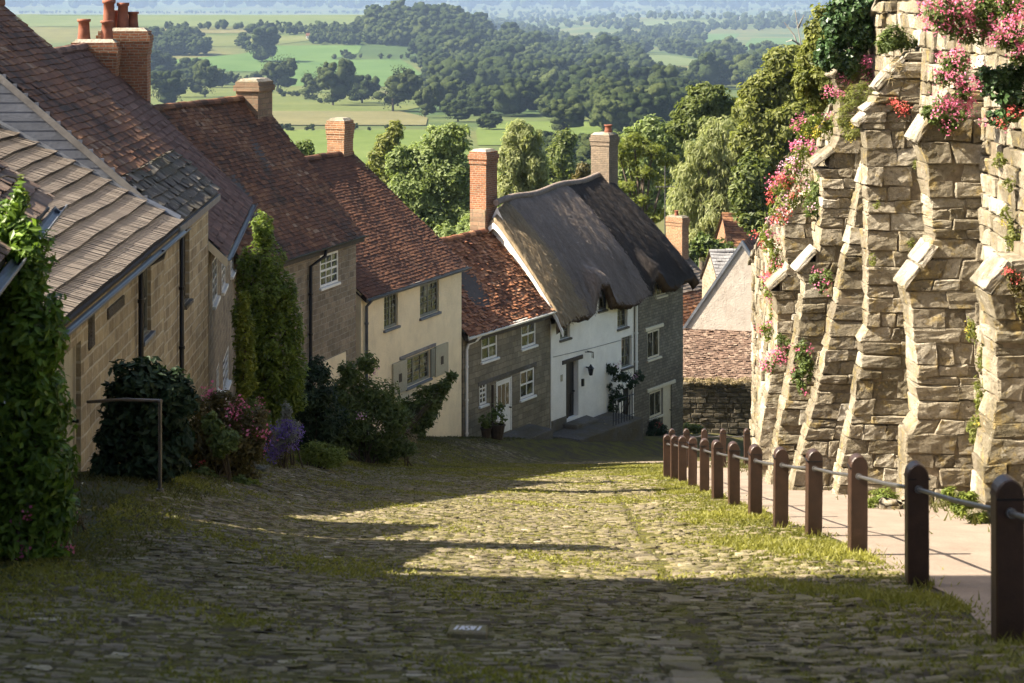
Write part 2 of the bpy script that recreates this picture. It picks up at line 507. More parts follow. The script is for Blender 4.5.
M['wall_grey_fine'] = mat_masonry('grey_fine_coursed_stone', (0.2940, 0.2572, 0.1890), (0.1733, 0.1522, 0.1134), (0.1260, 0.1103, 0.0840), 0.24, 0.115, 0.012, 0.45, 0.15)
M['wall_dark'] = mat_masonry('dark_garden_stone', (0.13, 0.11, 0.08), (0.08, 0.07, 0.05), (0.05, 0.045, 0.035), 0.32, 0.15, 0.018, 0.6, 0.15)
M['brick'] = mat_masonry('old_red_brick', (0.36, 0.14, 0.065), (0.24, 0.095, 0.05), (0.34, 0.28, 0.2), 0.225, 0.075, 0.011, 0.5, 0.2)
M['brick_stone'] = mat_masonry('pale_chimney_stone', (0.3, 0.2, 0.13), (0.2, 0.135, 0.09), (0.2, 0.16, 0.11), 0.5, 0.16, 0.014, 0.4, 0.3)
M['brick_grey'] = mat_masonry('grey_chimney_brick', (0.27, 0.205, 0.145), (0.19, 0.145, 0.105), (0.15, 0.125, 0.095), 0.225, 0.075, 0.01, 0.4, 0.1)
M['brick_orange'] = mat_masonry('orange_chimney_brick', (0.4, 0.2, 0.1), (0.26, 0.125, 0.065), (0.4, 0.32, 0.22), 0.225, 0.075, 0.01, 0.4, 0.1)
def render_mat(name, base, dirt, bumps=0.5):
    a = NT(name)
    c = a.co('UV')
    n1 = a.noise(c, 1.1, 6, 0.65); n2 = a.noise(c, 14.0, 5, 0.7)
    st = a.noise(a.co('UV', (1.1, 0.5, 1)), 1.5, 7, 0.72)
    col = a.ramp(n1, [(0.3, tuple(x * 0.82 for x in base)), (0.7, base)])
    col = a.mix(a.ramp(st, [(0.5, 0.0), (0.75, 0.42)]), col, dirt)
    return a.done(a.pbsdf(col, 0.9, a.bump(a.math('ADD', n2, a.math('MULTIPLY', n1, 2.0)), bumps, 0.03), 0.15))
M['cream_render'] = render_mat('cream_limewash', (0.86, 0.72, 0.47), (0.42, 0.35, 0.24))
M['white_render'] = render_mat('white_limewash', (0.88, 0.84, 0.75), (0.6, 0.55, 0.46))
M['gable_render'] = render_mat('weathered_gable_render', (0.42, 0.375, 0.325), (0.17, 0.11, 0.075), 0.8)
RED = [(0.0, (0.05, 0.027, 0.017)), (0.3, (0.105, 0.047, 0.026)), (0.6, (0.165, 0.073, 0.036)), (0.88, (0.23, 0.115, 0.055)), (1.0, (0.29, 0.19, 0.12))]
M['tile_red'] = mat_tile('red_clay_tile', RED, mlo=0.52)
M['tile_redder'] = mat_tile('deep_red_clay_tile', [(0.0, (0.055, 0.027, 0.017)), (0.5, (0.112, 0.047, 0.025)), (1.0, (0.165, 0.077, 0.04))], mlo=0.56, mossamt=0.5)
M['tile_orange'] = mat_tile('orange_clay_tile', [(0.0, (0.08, 0.035, 0.02)), (0.4, (0.2, 0.08, 0.04)), (0.75, (0.34, 0.15, 0.07)), (1.0, (0.46, 0.25, 0.14))], mlo=0.58, mossamt=0.5)
M['tile_faded'] = mat_tile('faded_clay_tile', [(0.0, (0.06, 0.038, 0.028)), (0.5, (0.13, 0.083, 0.06)), (1.0, (0.24, 0.175, 0.13))], mlo=0.55, mossamt=0.4, lich=0.3)
M['tile_plum'] = mat_tile('plum_clay_tile', [(0.0, (0.07, 0.034, 0.024)), (0.5, (0.125, 0.062, 0.043)), (1.0, (0.19, 0.105, 0.073))], mlo=0.65, mossamt=0.3)
M['tile_grey'] = mat_tile('grey_concrete_tile', [(0.0, (0.0200, 0.0160, 0.0128)), (0.06, (0.1000, 0.0800, 0.0640)), (0.5, (0.1560, 0.1280, 0.1040)), (1.0, (0.2160, 0.1840, 0.1520))], moss=(0.1040, 0.0880, 0.0560), mlo=0.56, mossamt=0.5, lich=0.3)  # near-black first stop paints the shade along the tile butts
M['tile_stone'] = mat_tile('mossy_stone_slate', [(0.0, (0.05, 0.042, 0.034)), (0.6, (0.095, 0.08, 0.062)), (1.0, (0.2, 0.18, 0.15))], moss=(0.05, 0.042, 0.022), mlo=0.44, lich=0.85)
M['tile_brown'] = mat_tile('brown_clay_tile', [(0.0, (0.08, 0.05, 0.035)), (0.5, (0.16, 0.105, 0.075)), (1.0, (0.3, 0.24, 0.18))], mlo=0.6, lich=0.3)
M['slate_pale'] = mat_tile('pale_slate', [(0.0, (0.2, 0.2, 0.2)), (1.0, (0.3, 0.3, 0.3))], mlo=0.7)
def thatch(name, dark, light, bands):
    a = NT(name)
    c = a.co('UV')
    fib = a.noise(a.co('UV', (13, 1.1, 1)), 1.0, 7, 0.8)
    big = a.noise(a.co('UV', (2.6, 0.35, 1)), 1.0, 5, 0.6)
    f2 = a.noise(a.co('UV', (1.0, 6.0, 1)), 1.2, 4, 0.6)
    col = a.ramp(a.math('ADD', a.math('MULTIPLY', fib, 0.75), a.math('MULTIPLY', f2, 0.25)), [(0.32, dark), (0.68, light)])
    col = a.mix(a.ramp(big, [(0.4, 0.0), (0.66, bands)]), col, tuple(x * 0.45 for x in dark))
    return a.done(a.pbsdf(col, 0.95, a.bump(fib, 0.9, 0.05), 0.1))
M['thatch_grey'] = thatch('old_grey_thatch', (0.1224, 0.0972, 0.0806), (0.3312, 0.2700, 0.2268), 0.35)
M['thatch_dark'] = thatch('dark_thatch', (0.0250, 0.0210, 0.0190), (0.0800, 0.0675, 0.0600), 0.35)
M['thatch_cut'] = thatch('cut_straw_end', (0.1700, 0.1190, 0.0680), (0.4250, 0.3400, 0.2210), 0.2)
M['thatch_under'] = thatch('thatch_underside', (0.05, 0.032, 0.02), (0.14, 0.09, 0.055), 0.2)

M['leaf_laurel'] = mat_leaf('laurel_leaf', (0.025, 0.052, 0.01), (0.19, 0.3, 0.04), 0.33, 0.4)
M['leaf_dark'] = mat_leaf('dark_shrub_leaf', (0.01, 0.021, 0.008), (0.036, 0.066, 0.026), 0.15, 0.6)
M['leaf_mid'] = mat_leaf('mid_shrub_leaf', (0.035, 0.055, 0.016), (0.16, 0.21, 0.06), 0.35)
M['leaf_lime'] = mat_leaf('lime_leaf', (0.065, 0.098, 0.016), (0.247, 0.286, 0.058), 0.35)
M['leaf_cypress'] = mat_leaf('cypress_spray', (0.0360, 0.0600, 0.0120), (0.2160, 0.2880, 0.0420), 0.35)
M['leaf_gold'] = mat_leaf('golden_conifer_spray', (0.06, 0.085, 0.012), (0.3, 0.33, 0.05), 0.4)
M['leaf_willow'] = mat_leaf('willow_leaf', (0.12, 0.145, 0.058), (0.36, 0.375, 0.18), 0.5)
M['leaf_pale'] = mat_leaf('pale_tree_leaf', (0.0720, 0.1032, 0.0320), (0.2560, 0.3096, 0.1200), 0.45)
M['leaf_pine'] = mat_leaf('pine_needle', (0.0425, 0.0598, 0.0135), (0.2465, 0.2760, 0.0540), 0.4)
M['leaf_oak'] = mat_leaf('oak_leaf', (0.045, 0.065, 0.018), (0.17, 0.2, 0.055), 0.4)
M['leaf_olive'] = mat_leaf('olive_scrub_leaf', (0.0587, 0.0741, 0.0186), (0.2444, 0.2593, 0.0725), 0.45)
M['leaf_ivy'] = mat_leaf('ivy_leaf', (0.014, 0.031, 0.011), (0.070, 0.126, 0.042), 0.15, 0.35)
M['leaf_grey'] = mat_leaf('silver_leaf', (0.12, 0.13, 0.11), (0.28, 0.29, 0.25), 0.2)
def far_leaf(name, dark, light, sc=0.55, dist=2.2):
    """Foliage of far crowns: leaf clumps as colour and relief at the size of boughs."""
    a = NT(name)
    c = a.n("ShaderNodeNewGeometry").outputs[0]
    t = a.tint()
    n = a.noise(c, sc, 4, 0.7)
    col = a.ramp(t, [(0.0, dark), (1.0, light)])
    col = a.mix(0.6, col, a.ramp(n, [(0.3, (0.2700, 0.2700, 0.2700)), (0.65, (1, 1, 1))]), 'MULTIPLY')
    return a.done(a.pbsdf(col, 0.95, a.bump(n, 1.0, dist), 0.05))
M['leaf_far'] = far_leaf('valley_tree_leaf', (0.0162, 0.0270, 0.0090), (0.0495, 0.0675, 0.0216))
M['leaf_far2'] = far_leaf('valley_tree_pale_leaf', (0.0252, 0.0378, 0.0126), (0.0720, 0.0900, 0.0306))
M['leaf_red'] = mat_leaf('reddish_leaf', (0.035, 0.036, 0.012), (0.15, 0.12, 0.04), 0.3)
M['pink'] = mat_leaf('pink_valerian_flower', (0.4, 0.07, 0.16), (0.72, 0.24, 0.4), 0.3)
M['red_flower'] = mat_leaf('red_valerian_flower', (0.4, 0.05, 0.06), (0.68, 0.18, 0.16), 0.3)
M['pale_pink'] = mat_leaf('pale_pink_flower', (0.45, 0.22, 0.32), (0.72, 0.48, 0.6), 0.3)
M['purple'] = mat_leaf('purple_flower', (0.08, 0.05, 0.2), (0.2, 0.14, 0.42), 0.2)
M['yellow_flower'] = mat_leaf('yellow_flower', (0.35, 0.28, 0.03), (0.6, 0.5, 0.1), 0.3)
M['white_flower'] = mat_leaf('white_flower', (0.5, 0.48, 0.42), (0.75, 0.73, 0.66), 0.3)
M['dry_stem'] = mat_leaf('dry_grass_stem', (0.16, 0.12, 0.06), (0.36, 0.29, 0.16), 0.2)
M['grass'] = mat_leaf('grass_blade', (0.0467, 0.0527, 0.0102), (0.2295, 0.2227, 0.0425), 0.35)
M['verge'] = mat_leaf('verge_grass_blade', (0.0298, 0.0357, 0.0093), (0.1190, 0.1148, 0.0323), 0.3)

# ------------------------------------------------------------------ ground sheet to the horizon
def ground_sheet():
    ys = np.concatenate([np.arange(-38, 8, 1.0), np.arange(8, 90, 0.3), np.arange(90, 200, 2.0), np.geomspace(200, 20000, 230)])
    tt = np.linspace(-1, 1, 181); k = 4.0
    s = np.sinh(k * tt) / np.sinh(k)
    w = np.maximum(70, ys * 0.62)
    X = s[None] * w[:, None]
    Y = np.broadcast_to(ys[:, None], X.shape)
    Z = G(X, Y)
    V = np.stack([X, Y, Z], -1).reshape(-1, 3)
    nr, nc = X.shape
    i = np.arange(nr - 1)[:, None] * nc + np.arange(nc - 1)[None]
    q = np.stack([i, i + 1, i + nc + 1, i + nc], -1).reshape(-1, 4)
    mb = MB(); mb.add(V, q)
    tag(mb.build('ground', M['ground'], smooth=True, uv=False), kind='structure')
ground_sheet()

def sheet(name, mat, ys, xl, xr, nx, lift, kind='structure', rough=0.0):
    ys = np.asarray(ys, float)
    t = np.linspace(0, 1, nx)
    X = np.array([xl(y) + (xr(y) - xl(y)) * t for y in ys])
    Y = np.broadcast_to(ys[:, None], X.shape)
    Z = G(X, Y) + lift
    if rough:
        Z = Z + rng.normal(0, rough, Z.shape)
    V = np.stack([X, Y, Z], -1).reshape(-1, 3)
    nr, nc = X.shape
    i = np.arange(nr - 1)[:, None] * nc + np.arange(nc - 1)[None]
    mb = MB(); mb.add(V, np.stack([i, i + 1, i + nc + 1, i + nc], -1).reshape(-1, 4))
    return tag(mb.build(name, mat, smooth=True, uv=False), kind=kind)

def post_x(y):
    return float(np.interp(y, [0, 12.6, 20.5, 33, 48, 56], [2.9, 3.04, 3.47, 3.62, 3.62, 3.9]))
def gut_x(y):
    return 1.17 + (y - 12.7) * 0.03
def street_l(y):
    return float(np.interp(y, [0, 14, 18, 24, 35, 46, 58, 70, 84], [-3.6, -3.6, -3.7, -4.2, -4.9, -4.6, -3.4, -0.2, 6.5]))
def street_r(y):
    return float(np.interp(y, [0, 50, 58, 70, 90], [gut_x(0), gut_x(50), 3.5, 6.3, 10.5])) if y > 50 else gut_x(y)
sheet('street', M['bed'], np.arange(2, 90, 0.25), street_l, lambda y: post_x(y) - 0.02 if y < 50 else post_x(50) + (y - 50) * 0.16, 26, 0.006)
sheet('path', M['path'], np.arange(2, 66, 0.3), lambda y: post_x(y) + 0.02 + 0.1 * math.sin(y * 0.9), lambda y: 7.4, 14, 0.012)

def setts():
    """Rows of domed stones across the street."""
    V = []; T = []
    y = 8.2
    while y < 66:
        dep = rng.uniform(0.085, 0.125)
        xl, xr = street_l(y), street_r(y)
        x = xl + rng.uniform(-0.1, 0.25)
        while x < xr - 0.1:
            w = min(rng.uniform(0.1, 0.21), xr - x)
            worn = 0.12 + 0.3 * smooth(40, 62, y) + 0.35 * (1 - smooth(0, 0.9, x - xl))
            if rng.random() > worn:
                V.append((x, y, w, dep, rng.uniform(0.004, 0.012) if rng.random() < 0.93 else rng.uniform(0.012, 0.024)))
                T.append(rng.beta(4.5, 5.0) if rng.random() > 0.02 else 1.0)
            x += w + rng.uniform(0.0, 0.012)
        y += dep + 0.012
    # rougher random stones between gutter and posts
    for _ in range(4200):
        yy = 8.5 + 40 * rng.random() ** 1.3
        g, p = gut_x(yy), post_x(yy)
        xx = rng.uniform(g + 0.03, p - 0.1)
        if rng.random() < smooth(-0.3, 1.2, xx - g - 0.5) * 0.55 + smooth(20, 30, yy) * 0.3:
            continue
        V.append((xx, yy, rng.uniform(0.08, 0.22), rng.uniform(0.08, 0.16), rng.uniform(0.006, 0.028))); T.append(rng.beta(2.2, 2.4))
    A = np.array(V); T = np.array(T); N = len(A)
    x, y, w, d, h = A.T
    gap = 0.006
    cx = np.array([[0, 0], [1, 0], [1, 1], [0, 1]], float)
    rings = []
    for ins, hh in ((0.0, -0.03), (0.04, 0.75), (0.12, 1.0)):
        c = cx * (1 - 2 * ins) + ins
        px = x[:, None] + gap + c[None, :, 0] * (w - 2 * gap)[:, None] + rng.normal(0, 0.008, (N, 4))
        py = y[:, None] + c[None, :, 1] * d[:, None] + 0.09 * np.sin(px * 0.9) + 0.05 * np.sin(px * 2.3 + 1) + rng.normal(0, 0.008, (N, 4))
        pz = G(px, py) + (hh * h[:, None] if hh > 0 else hh) + (rng.normal(0, 0.006, (N, 4)) if hh > 0 else 0)
        rings.append(np.stack([px, py, pz], -1))
    tc = rings[2].mean(1, keepdims=True) + np.stack([0 * h, 0 * h, h * 0.12 + 0.003], -1)[:, None]
    P = np.concatenate(rings + [tc], 1)          # N x 13
    f = []
    for r in range(2):
        for k in range(4):
            k2 = (k + 1) % 4
            f.append((r * 4 + k, r * 4 + k2, r * 4 + 4 + k2, r * 4 + 4 + k))
    f = np.array(f); t3 = np.array([(8 + k, 8 + (k + 1) % 4, 12) for k in range(4)])
    off = (np.arange(N) * 13)[:, None, None]
    mb = MB()
    mb.add(P.reshape(-1, 3), (f[None] + off).reshape(-1, 4), 0, np.repeat(T, 8))
    mb.f.append(((t3[None] + off).reshape(-1, 3), np.zeros(N * 4, int), np.repeat(T, 4)))
    tag(mb.build('street_cobbles', M['sett'], smooth=True, uv=False), kind='structure')
setts()

def gutter_slabs():
    v8 = []
    y = 8.5
    while y < 48:
        d = rng.uniform(0.25, 0.5); w = rng.uniform(0.16, 0.3)
        if rng.random() < 0.4:
            x1 = gut_x(y) + rng.uniform(-.12, .12); x0 = x1 - w
            c = [(x0, y), (x1, y), (x1, y + d), (x0, y + d)]
            hz = rng.uniform(0.02, 0.045)
            v8.append([(a, b, gz(a, b) - 0.05) for a, b in c] + [(a, b, gz(a, b) + hz + rng.normal(0, 0.006)) for a, b in c])
        y += d + 0.03
    mb = MB(); chamfer(mb, v8, 0.018, rng.beta(2, 3, len(v8)), 0, 0.004)
    tag(mb.build('gutter_kerb', M['sett'], uv=False), kind='structure')
gutter_slabs()

def flat_marks():
    """White utility marks painted on one flat sett."""
    x0, y0, _ = gpt(468, 637)
    mb = MB()
    c = [(x0 - 0.12, y0 - 0.2), (x0 + 0.12, y0 - 0.2), (x0 + 0.12, y0 + 0.26), (x0 - 0.12, y0 + 0.26)]
    chamfer(mb, [[(a, b, gz(a, b) - 0.03) for a, b in c] + [(a, b, gz(a, b) + 0.05) for a, b in c]], 0.012, [0.45])
    st = tag(mb.build('street_paving_stone', M['sett'], uv=False), kind='structure')
    mk = MB()
    def stroke(u0, v0, u1, v1, w=0.008):
        u0, v0, u1, v1 = u0 * .8, v0 * .75, u1 * .8, v1 * .75
        a = np.array([x0 + u0, y0 + v0]); b = np.array([x0 + u1, y0 + v1])
        d = (b - a) / np.linalg.norm(b - a); n = np.array([-d[1], d[0]]) * w
        n = np.array([w, 0.0]) if abs(d[1]) > 0.5 else np.array([0, w * 2.2])
        q = [a - n, b - n, b + n, a + n]
        mk.add([(p[0], p[1], gz(p[0], p[1]) + 0.054) for p in q], [(0, 1, 2, 3)])
    stroke(-0.098, -0.14, -0.078, 0.18)
    stroke(-0.062, -0.14, -0.04, 0.18); stroke(-0.04, 0.18, -0.028, -0.14)
    stroke(0.012, 0.17, -0.016, 0.16); stroke(-0.014, 0.16, -0.008, 0.02); stroke(-0.01, 0.02, 0.008, 0.0); stroke(0.006, 0.0, 0.008, -0.13); stroke(0.008, -0.13, -0.014, -0.14)
    stroke(0.026, 0.18, 0.034, -0.14); stroke(0.034, -0.14, 0.056, 0.18)
    stroke(0.074, -0.14, 0.096, 0.18)
    mk.build('painted_marks', M['white_mark'], st, uv=False)
flat_marks()

def blades(mb, P, h, w, tint, mat=0, spread=0.5):
    N = len(P)
    a = rng.uniform(0, 2 * np.pi, N)
    d = np.stack([np.cos(a), np.sin(a), np.zeros(N)], 1)
    lean = rng.normal(0, spread, (N, 2))
    tip = P + np.stack([lean[:, 0] * h, lean[:, 1] * h, h], 1)
    v = np.stack([P - d * w[:, None] / 2, P + d * w[:, None] / 2, tip], 1)
    mb.add(v.reshape(-1, 3), np.arange(N * 3).reshape(N, 3), mat, tint)

def vnoise(x, y, sc, seed):
    r = np.random.default_rng(seed)
    out = 0
    for k in range(5):
        a, b, p = r.uniform(0.5, 2.2) * sc, r.uniform(0.5, 2.2) * sc, r.uniform(0, 6.28)
        out = out + np.sin(a * x + p) * np.sin(b * y + p * 1.7) + 0.6 * np.sin(a * 1.7 * (x + y) + p)
    return out / 3.0

def street_grass():
    mb = MB()
    N = 260000
    y = 8.3 + 54 * rng.random(N) ** 1.35
    xl = np.interp(y, [0, 14, 18, 24, 35, 46, 58, 70], [-3.9, -3.9, -4.0, -4.4, -5.1, -4.8, -3.6, -0.2])
    xr = np.interp(y, [0, 12.6, 20.5, 33, 48, 70], [2.9, 3.1, 3.5, 3.68, 3.7, 6])
    x = xl + (xr - xl) * rng.random(N)
    g = 1.17 + (y - 12.7) * 0.03
    m = vnoise(x, y * 0.6, 1.6, 3)
    keep_p = 0.06 + 0.24 * smooth(0.2, 0.9, m)
    right = x > g
    keep_p = np.where(right, 0.12 + 0.6 * smooth(0.0, 0.8, m) * smooth(0.0, 1.4, x - g) + 0.34 * smooth(17, 22, y) * smooth(0.2, 1.2, x - g), keep_p)
    keep_p = np.where(np.abs(x - g - 0.09 - 0.12 * np.sin(y * 0.8) - 0.06 * np.sin(y * 2.1)) < 0.09, 0.05 + 0.4 * smooth(0.0, 0.8, m), keep_p)
    keep_p = np.where(x - xl < 1.1, np.maximum(keep_p, 0.55 * smooth(1.1, 0.1, x - xl)), keep_p)
    keep_p = keep_p + 0.3 * smooth(42, 58, y)
    k = rng.random(N) < keep_p
    x, y, right, m, g = x[k], y[k], right[k], m[k], g[k]
    n = len(x)
    h = rng.uniform(0.008, 0.024, n) * (1 + 1.1 * right * smooth(0.3, 1.5, x - g)) * (0.6 + 0.8 * smooth(-0.2, 0.9, m))
    P = np.stack([x, y, G(x, y) + 0.012], 1)
    P = np.repeat(P, 3, 0) + rng.normal(0, 0.025, (n * 3, 3)) * [1, 1, 0.0]
    h = np.repeat(h, 3) * rng.uniform(0.6, 1.3, n * 3)
    t = np.clip(np.repeat(0.5 + 0.3 * m, 3) + rng.normal(0, 0.18, n * 3), 0, 1)
    blades(mb, P, h, rng.uniform(0.01, 0.022, n * 3) * (1 + np.repeat(y, 3) / 35), t, 0, 0.7)
    tag(mb.build('street_grass', M['grass'], uv=False), kind='stuff')
street_grass()

def verge_grass():
    mb = MB()
    N = 150000
    y = rng.uniform(16, 86, N)
    hl = np.interp(y, HLY, HLX)
    d = rng.uniform(0.0, 5.5, N)
    x = hl + d
    sl = np.interp(y, [0, 14, 18, 24, 35, 46, 58, 70, 84], [-3.4, -3.4, -3.5, -4.0, -4.6, -4.3, -3.0, 0.3, 7])
    k = (x < sl + 0.3) & (rng.random(N) < 0.5 + 0.4 * vnoise(x, y, 0.9, 9))
    x, y = x[k], y[k]; n = len(x)
    P = np.stack([x, y, G(x, y)], 1)
    h = rng.uniform(0.02, 0.06, n) * (0.8 + 0.5 * rng.random(n))
    blades(mb, P, h, rng.uniform(0.012, 0.03, n), np.clip(0.45 + 0.35 * vnoise(x, y, 0.7, 5) + rng.normal(0, 0.15, n), 0, 1), 0, 0.6)
    # right-hand side: foot of the abbey wall
    N = 26000
    y = rng.uniform(14, 62, N); x = 7.3 - np.abs(rng.normal(0, 0.55, N)) - 0.1
    k = rng.random(N) < 0.35 + 0.5 * vnoise(x, y, 1.1, 12)
    x, y = x[k], y[k]; n = len(x)
    blades(mb, np.stack([x, y, G(x, y)], 1), rng.uniform(0.04, 0.2, n), rng.uniform(0.02, 0.04, n), np.clip(rng.normal(0.6, 0.2, n), 0, 1), 0, 0.6)
    tag(mb.build('verge_grass', M['verge'], uv=False), kind='stuff')
verge_grass()
# ------------------------------------------------------------------ abbey wall with buttresses
XW = 7.3
def wall_top(y):
    return float(np.interp(y, [12, 30, 37, 40, 42, 45, 50, 56, 63], [3.4, 2.4, 1.2, 0.2, -0.6, -2.0, -3.7, -5.6, -8.2]))
def abbey_wall():
    def rough(o, lv, s1, s2):
        sb = o.modifiers.new('sub', 'SUBSURF'); sb.subdivision_type = 'SIMPLE'; sb.levels = lv; sb.render_levels = lv
        for sc, st in ((0.22, s1), (0.06, s2)):
            t = bpy.data.textures.get('stone_%s' % sc) or bpy.data.textures.new('stone_%s' % sc, 'CLOUDS')
            t.noise_scale = sc; t.noise_depth = 3
            d = o.modifiers.new('worn', 'DISPLACE'); d.texture = t; d.texture_coords = 'LOCAL'; d.strength = st; d.mid_level = 0.5
    root = empty('retaining_wall', (XW, 38, gz(XW, 38)), 'tall golden stone abbey wall propped by buttresses beside the path', 'wall')
    off = np.array([XW, 38, gz(XW, 38)])
    v8 = []; T = []
    zc = -13.6
    while zc < 3.2:
        h = rng.uniform(0.22, 0.34)
        y = 13.0 + rng.uniform(0, 0.3)
        while y < 62:
            l = rng.uniform(0.28, 0.72)
            ym = y + l / 2
            g = gz(XW - 0.3, ym)
            if zc + h > g - 0.2 and zc < wall_top(ym):
                o = rng.normal(0, 0.028) + 0.05 * math.sin(ym * 0.7 + zc)
                x0 = XW + o; x1 = XW + 0.4
                gp = 0.012
                z0, z1 = zc + gp, zc + h - gp
                j = rng.normal(0, 0.018, 8)
                v8.append([(x0 + j[0], y + gp, z0 + j[1]), (x1, y + gp, z0), (x1, y + l - gp, z0), (x0 + j[2], y + l - gp, z0 + j[3]),
                           (x0 + j[4], y + gp, z1 + j[5]), (x1, y + gp, z1), (x1, y + l - gp, z1), (x0 + j[6], y + l - gp, z1 + j[7])])
                T.append(rng.beta(2, 2))
            y += l
        zc += h
    v8 = np.array(v8) - off
    mb = MB(); chamfer(mb, v8, 0.022, T, 0, 0.008)
    rough(mb.build('wall_face', M['abbey'], root, smooth=False), 1, .05, .035)
    mc = MB()
    ys = np.arange(12.6, 63, 1.0)
    for a, b in zip(ys[:-1], ys[1:]):
        za, zb = wall_top(a) - 0.1, wall_top(b) - 0.1
        ga, gb = gz(XW, a) - 0.6, gz(XW, b) - 0.6
        mc.hexa(np.array([(XW + 0.1, a, ga), (XW + 1.4, a, ga), (XW + 1.4, b, gb), (XW + 0.1, b, gb),
                          (XW + 0.1, a, za), (XW + 1.4, a, za), (XW + 1.4, b, zb), (XW + 0.1, b, zb)]) - off)
    mc.build('wall_core', M['core'], root)
    cp = []; y = 12.6
    while y < 62.5:
        l = rng.uniform(0.5, 0.9)
        z0 = wall_top(y) + 0.02; z1 = wall_top(y + l) + 0.02
        cp.append([(XW - 0.1, y + .01, z0), (XW + 1.5, y + .01, z0), (XW + 1.5, y + l - .01, z1), (XW - 0.1, y + l - .01, z1),
                   (XW - 0.05, y + .01, z0 + 0.16), (XW + 1.4, y + .01, z0 + 0.3), (XW + 1.4, y + l - .01, z1 + 0.3), (XW - 0.05, y + l - .01, z1 + 0.16)])
        y += l
    mb = MB(); chamfer(mb, np.array(cp) - off, 0.03, rng.random(len(cp)), 0, 0.012)
    rough(mb.build('coping', M['coping'], root), 1, .1, .05)

    def buttress(Y, t, outline, copes=(), ch=(0.2, 0.36)):
        P = [pt(px, py, Y) for px, py in outline]
        zs = np.array([p[2] for p in P]); xs = np.array([p[0] for p in P])
        order = np.argsort(zs, kind='stable')
        zi, xi = zs[order], xs[order]
        zmin = gz(zi[0] * 0 + xi[0], Y) - 0.25
        z = zmin; v8 = []; T = []
        xl = lambda q: float(np.interp(q, zi, xi))
        while z < zi[-1] - 0.05:
            h = min(rng.uniform(*ch) if rng.random() < .7 else rng.uniform(.13, .2), zi[-1] - z)
            a, b = xl(z + 0.02), xl(z + h - 0.02)
            if abs(a - b) > 0.22:                       # a ledge: keep the course upright on its narrower side
                a = b = max(a, b)
            W = XW + 0.15 - max(a, b)
            n = max(1, int(round(W / rng.uniform(0.32, 0.62))))
            cuts = np.sort(np.concatenate([[0, 1], (np.arange(1, n) + rng.uniform(-0.28, 0.28, n - 1)) / n]))
            for c0, c1 in zip(cuts[:-1], cuts[1:]):
                x0b, x1b = a + (XW + 0.15 - a) * c0, a + (XW + 0.15 - a) * c1
                x0t, x1t = b + (XW + 0.15 - b) * c0, b + (XW + 0.15 - b) * c1
                o = rng.normal(0, 0.02); j = rng.normal(0, 0.016, 16)
                gp = 0.007
                v8.append([(x0b + gp + j[0], Y + o + j[1], z + gp + j[2]), (x1b - gp + j[3], Y + o + j[4], z + gp), (x1b - gp, Y + t + j[5], z + gp), (x0b + gp + j[6], Y + t, z + gp),
                           (x0t + gp + j[7], Y + o + j[8], z + h - gp), (x1t - gp + j[9], Y + o + j[10], z + h - gp + j[11]), (x1t - gp, Y + t, z + h - gp), (x0t + gp + j[12], Y + t, z + h - gp)])
                T.append(rng.beta(2, 2))
            z += h
        mb = MB(); chamfer(mb, np.array(v8) - off, rng.uniform(0.008, 0.022, len(v8)), T, 0, 0.008)
        bt = mb.build('buttress', M['abbey'], root); rough(bt, 2, .035, .04)
        # mortar core just inside the faces
        mc = MB()
        zz = np.linspace(zmin, zi[-1] - 0.06, 24)
        for z0, z1 in zip(zz[:-1], zz[1:]):
            a, b = xl(z0) + 0.045, xl(z1) + 0.045
            a, b = max(a, b), max(a, b)
            mc.hexa(np.array([(a, Y + .04, z0), (XW + .1, Y + .04, z0), (XW + .1, Y + t - .04, z0), (a, Y + t - .04, z0),
                              (b, Y + .04, z1), (XW + .1, Y + .04, z1), (XW + .1, Y + t - .04, z1), (b, Y + t - .04, z1)]) - off)
        mc.build('mortar_core', M['core'], bt)
        if copes:
            v8 = []
            for (pa, pb) in copes:                      # sloping weathering slab from upper pa to lower pb
                A = np.array(pt(*pa, Y)); B = np.array(pt(*pb, Y))
                d = (B - A) / np.linalg.norm(B - A); nn = np.array([d[2], 0, -d[0]])
                if nn[2] < 0: nn = -nn
                k = max(1, int(round(np.linalg.norm(B - A) / 0.5)))
                for i in range(k):
                    p0 = A + (B - A) * (i / k) + d * 0.01; p1 = A + (B - A) * ((i + 1) / k) - d * 0.01
                    th = 0.085 + rng.normal(0, 0.02)
                    y0, y1 = Y - 0.03 + rng.normal(0, .012), Y + t + 0.05
                    q = [p0 - nn * .02, p1 - nn * .02]
                    v8.append([(q[0][0], y0, q[0][2]), (q[1][0], y0, q[1][2]), (q[1][0], y1, q[1][2]), (q[0][0], y1, q[0][2]),
                               (p0[0] + nn[0] * th, y0, p0[2] + nn[2] * th), (p1[0] + nn[0] * th, y0, p1[2] + nn[2] * th), (p1[0] + nn[0] * th, y1, p1[2] + nn[2] * th), (p0[0] + nn[0] * th, y1, p0[2] + nn[2] * th)])
            mb = MB(); chamfer(mb, np.array(v8) - off, 0.025, rng.random(len(v8)), 0, 0.01)
            rough(mb.build('weathering_stone', M['coping'], bt), 2, .06, .03)
    buttress(27.2, 0.8, [(1040, 230), (1012, 262), (988, 296), (995, 304), (997, 400), (990, 445), (984, 470), (982, 520)], [((1013, 263), (988, 294))])
    buttress(32.0, 0.8, [(962, 70), (941, 103), (917, 145), (925, 150), (934, 244), (905, 290), (911, 297), (915, 360), (918, 428), (907, 434), (905, 495)],
             [((950, 92), (917, 144)), ((938, 246), (905, 290))])
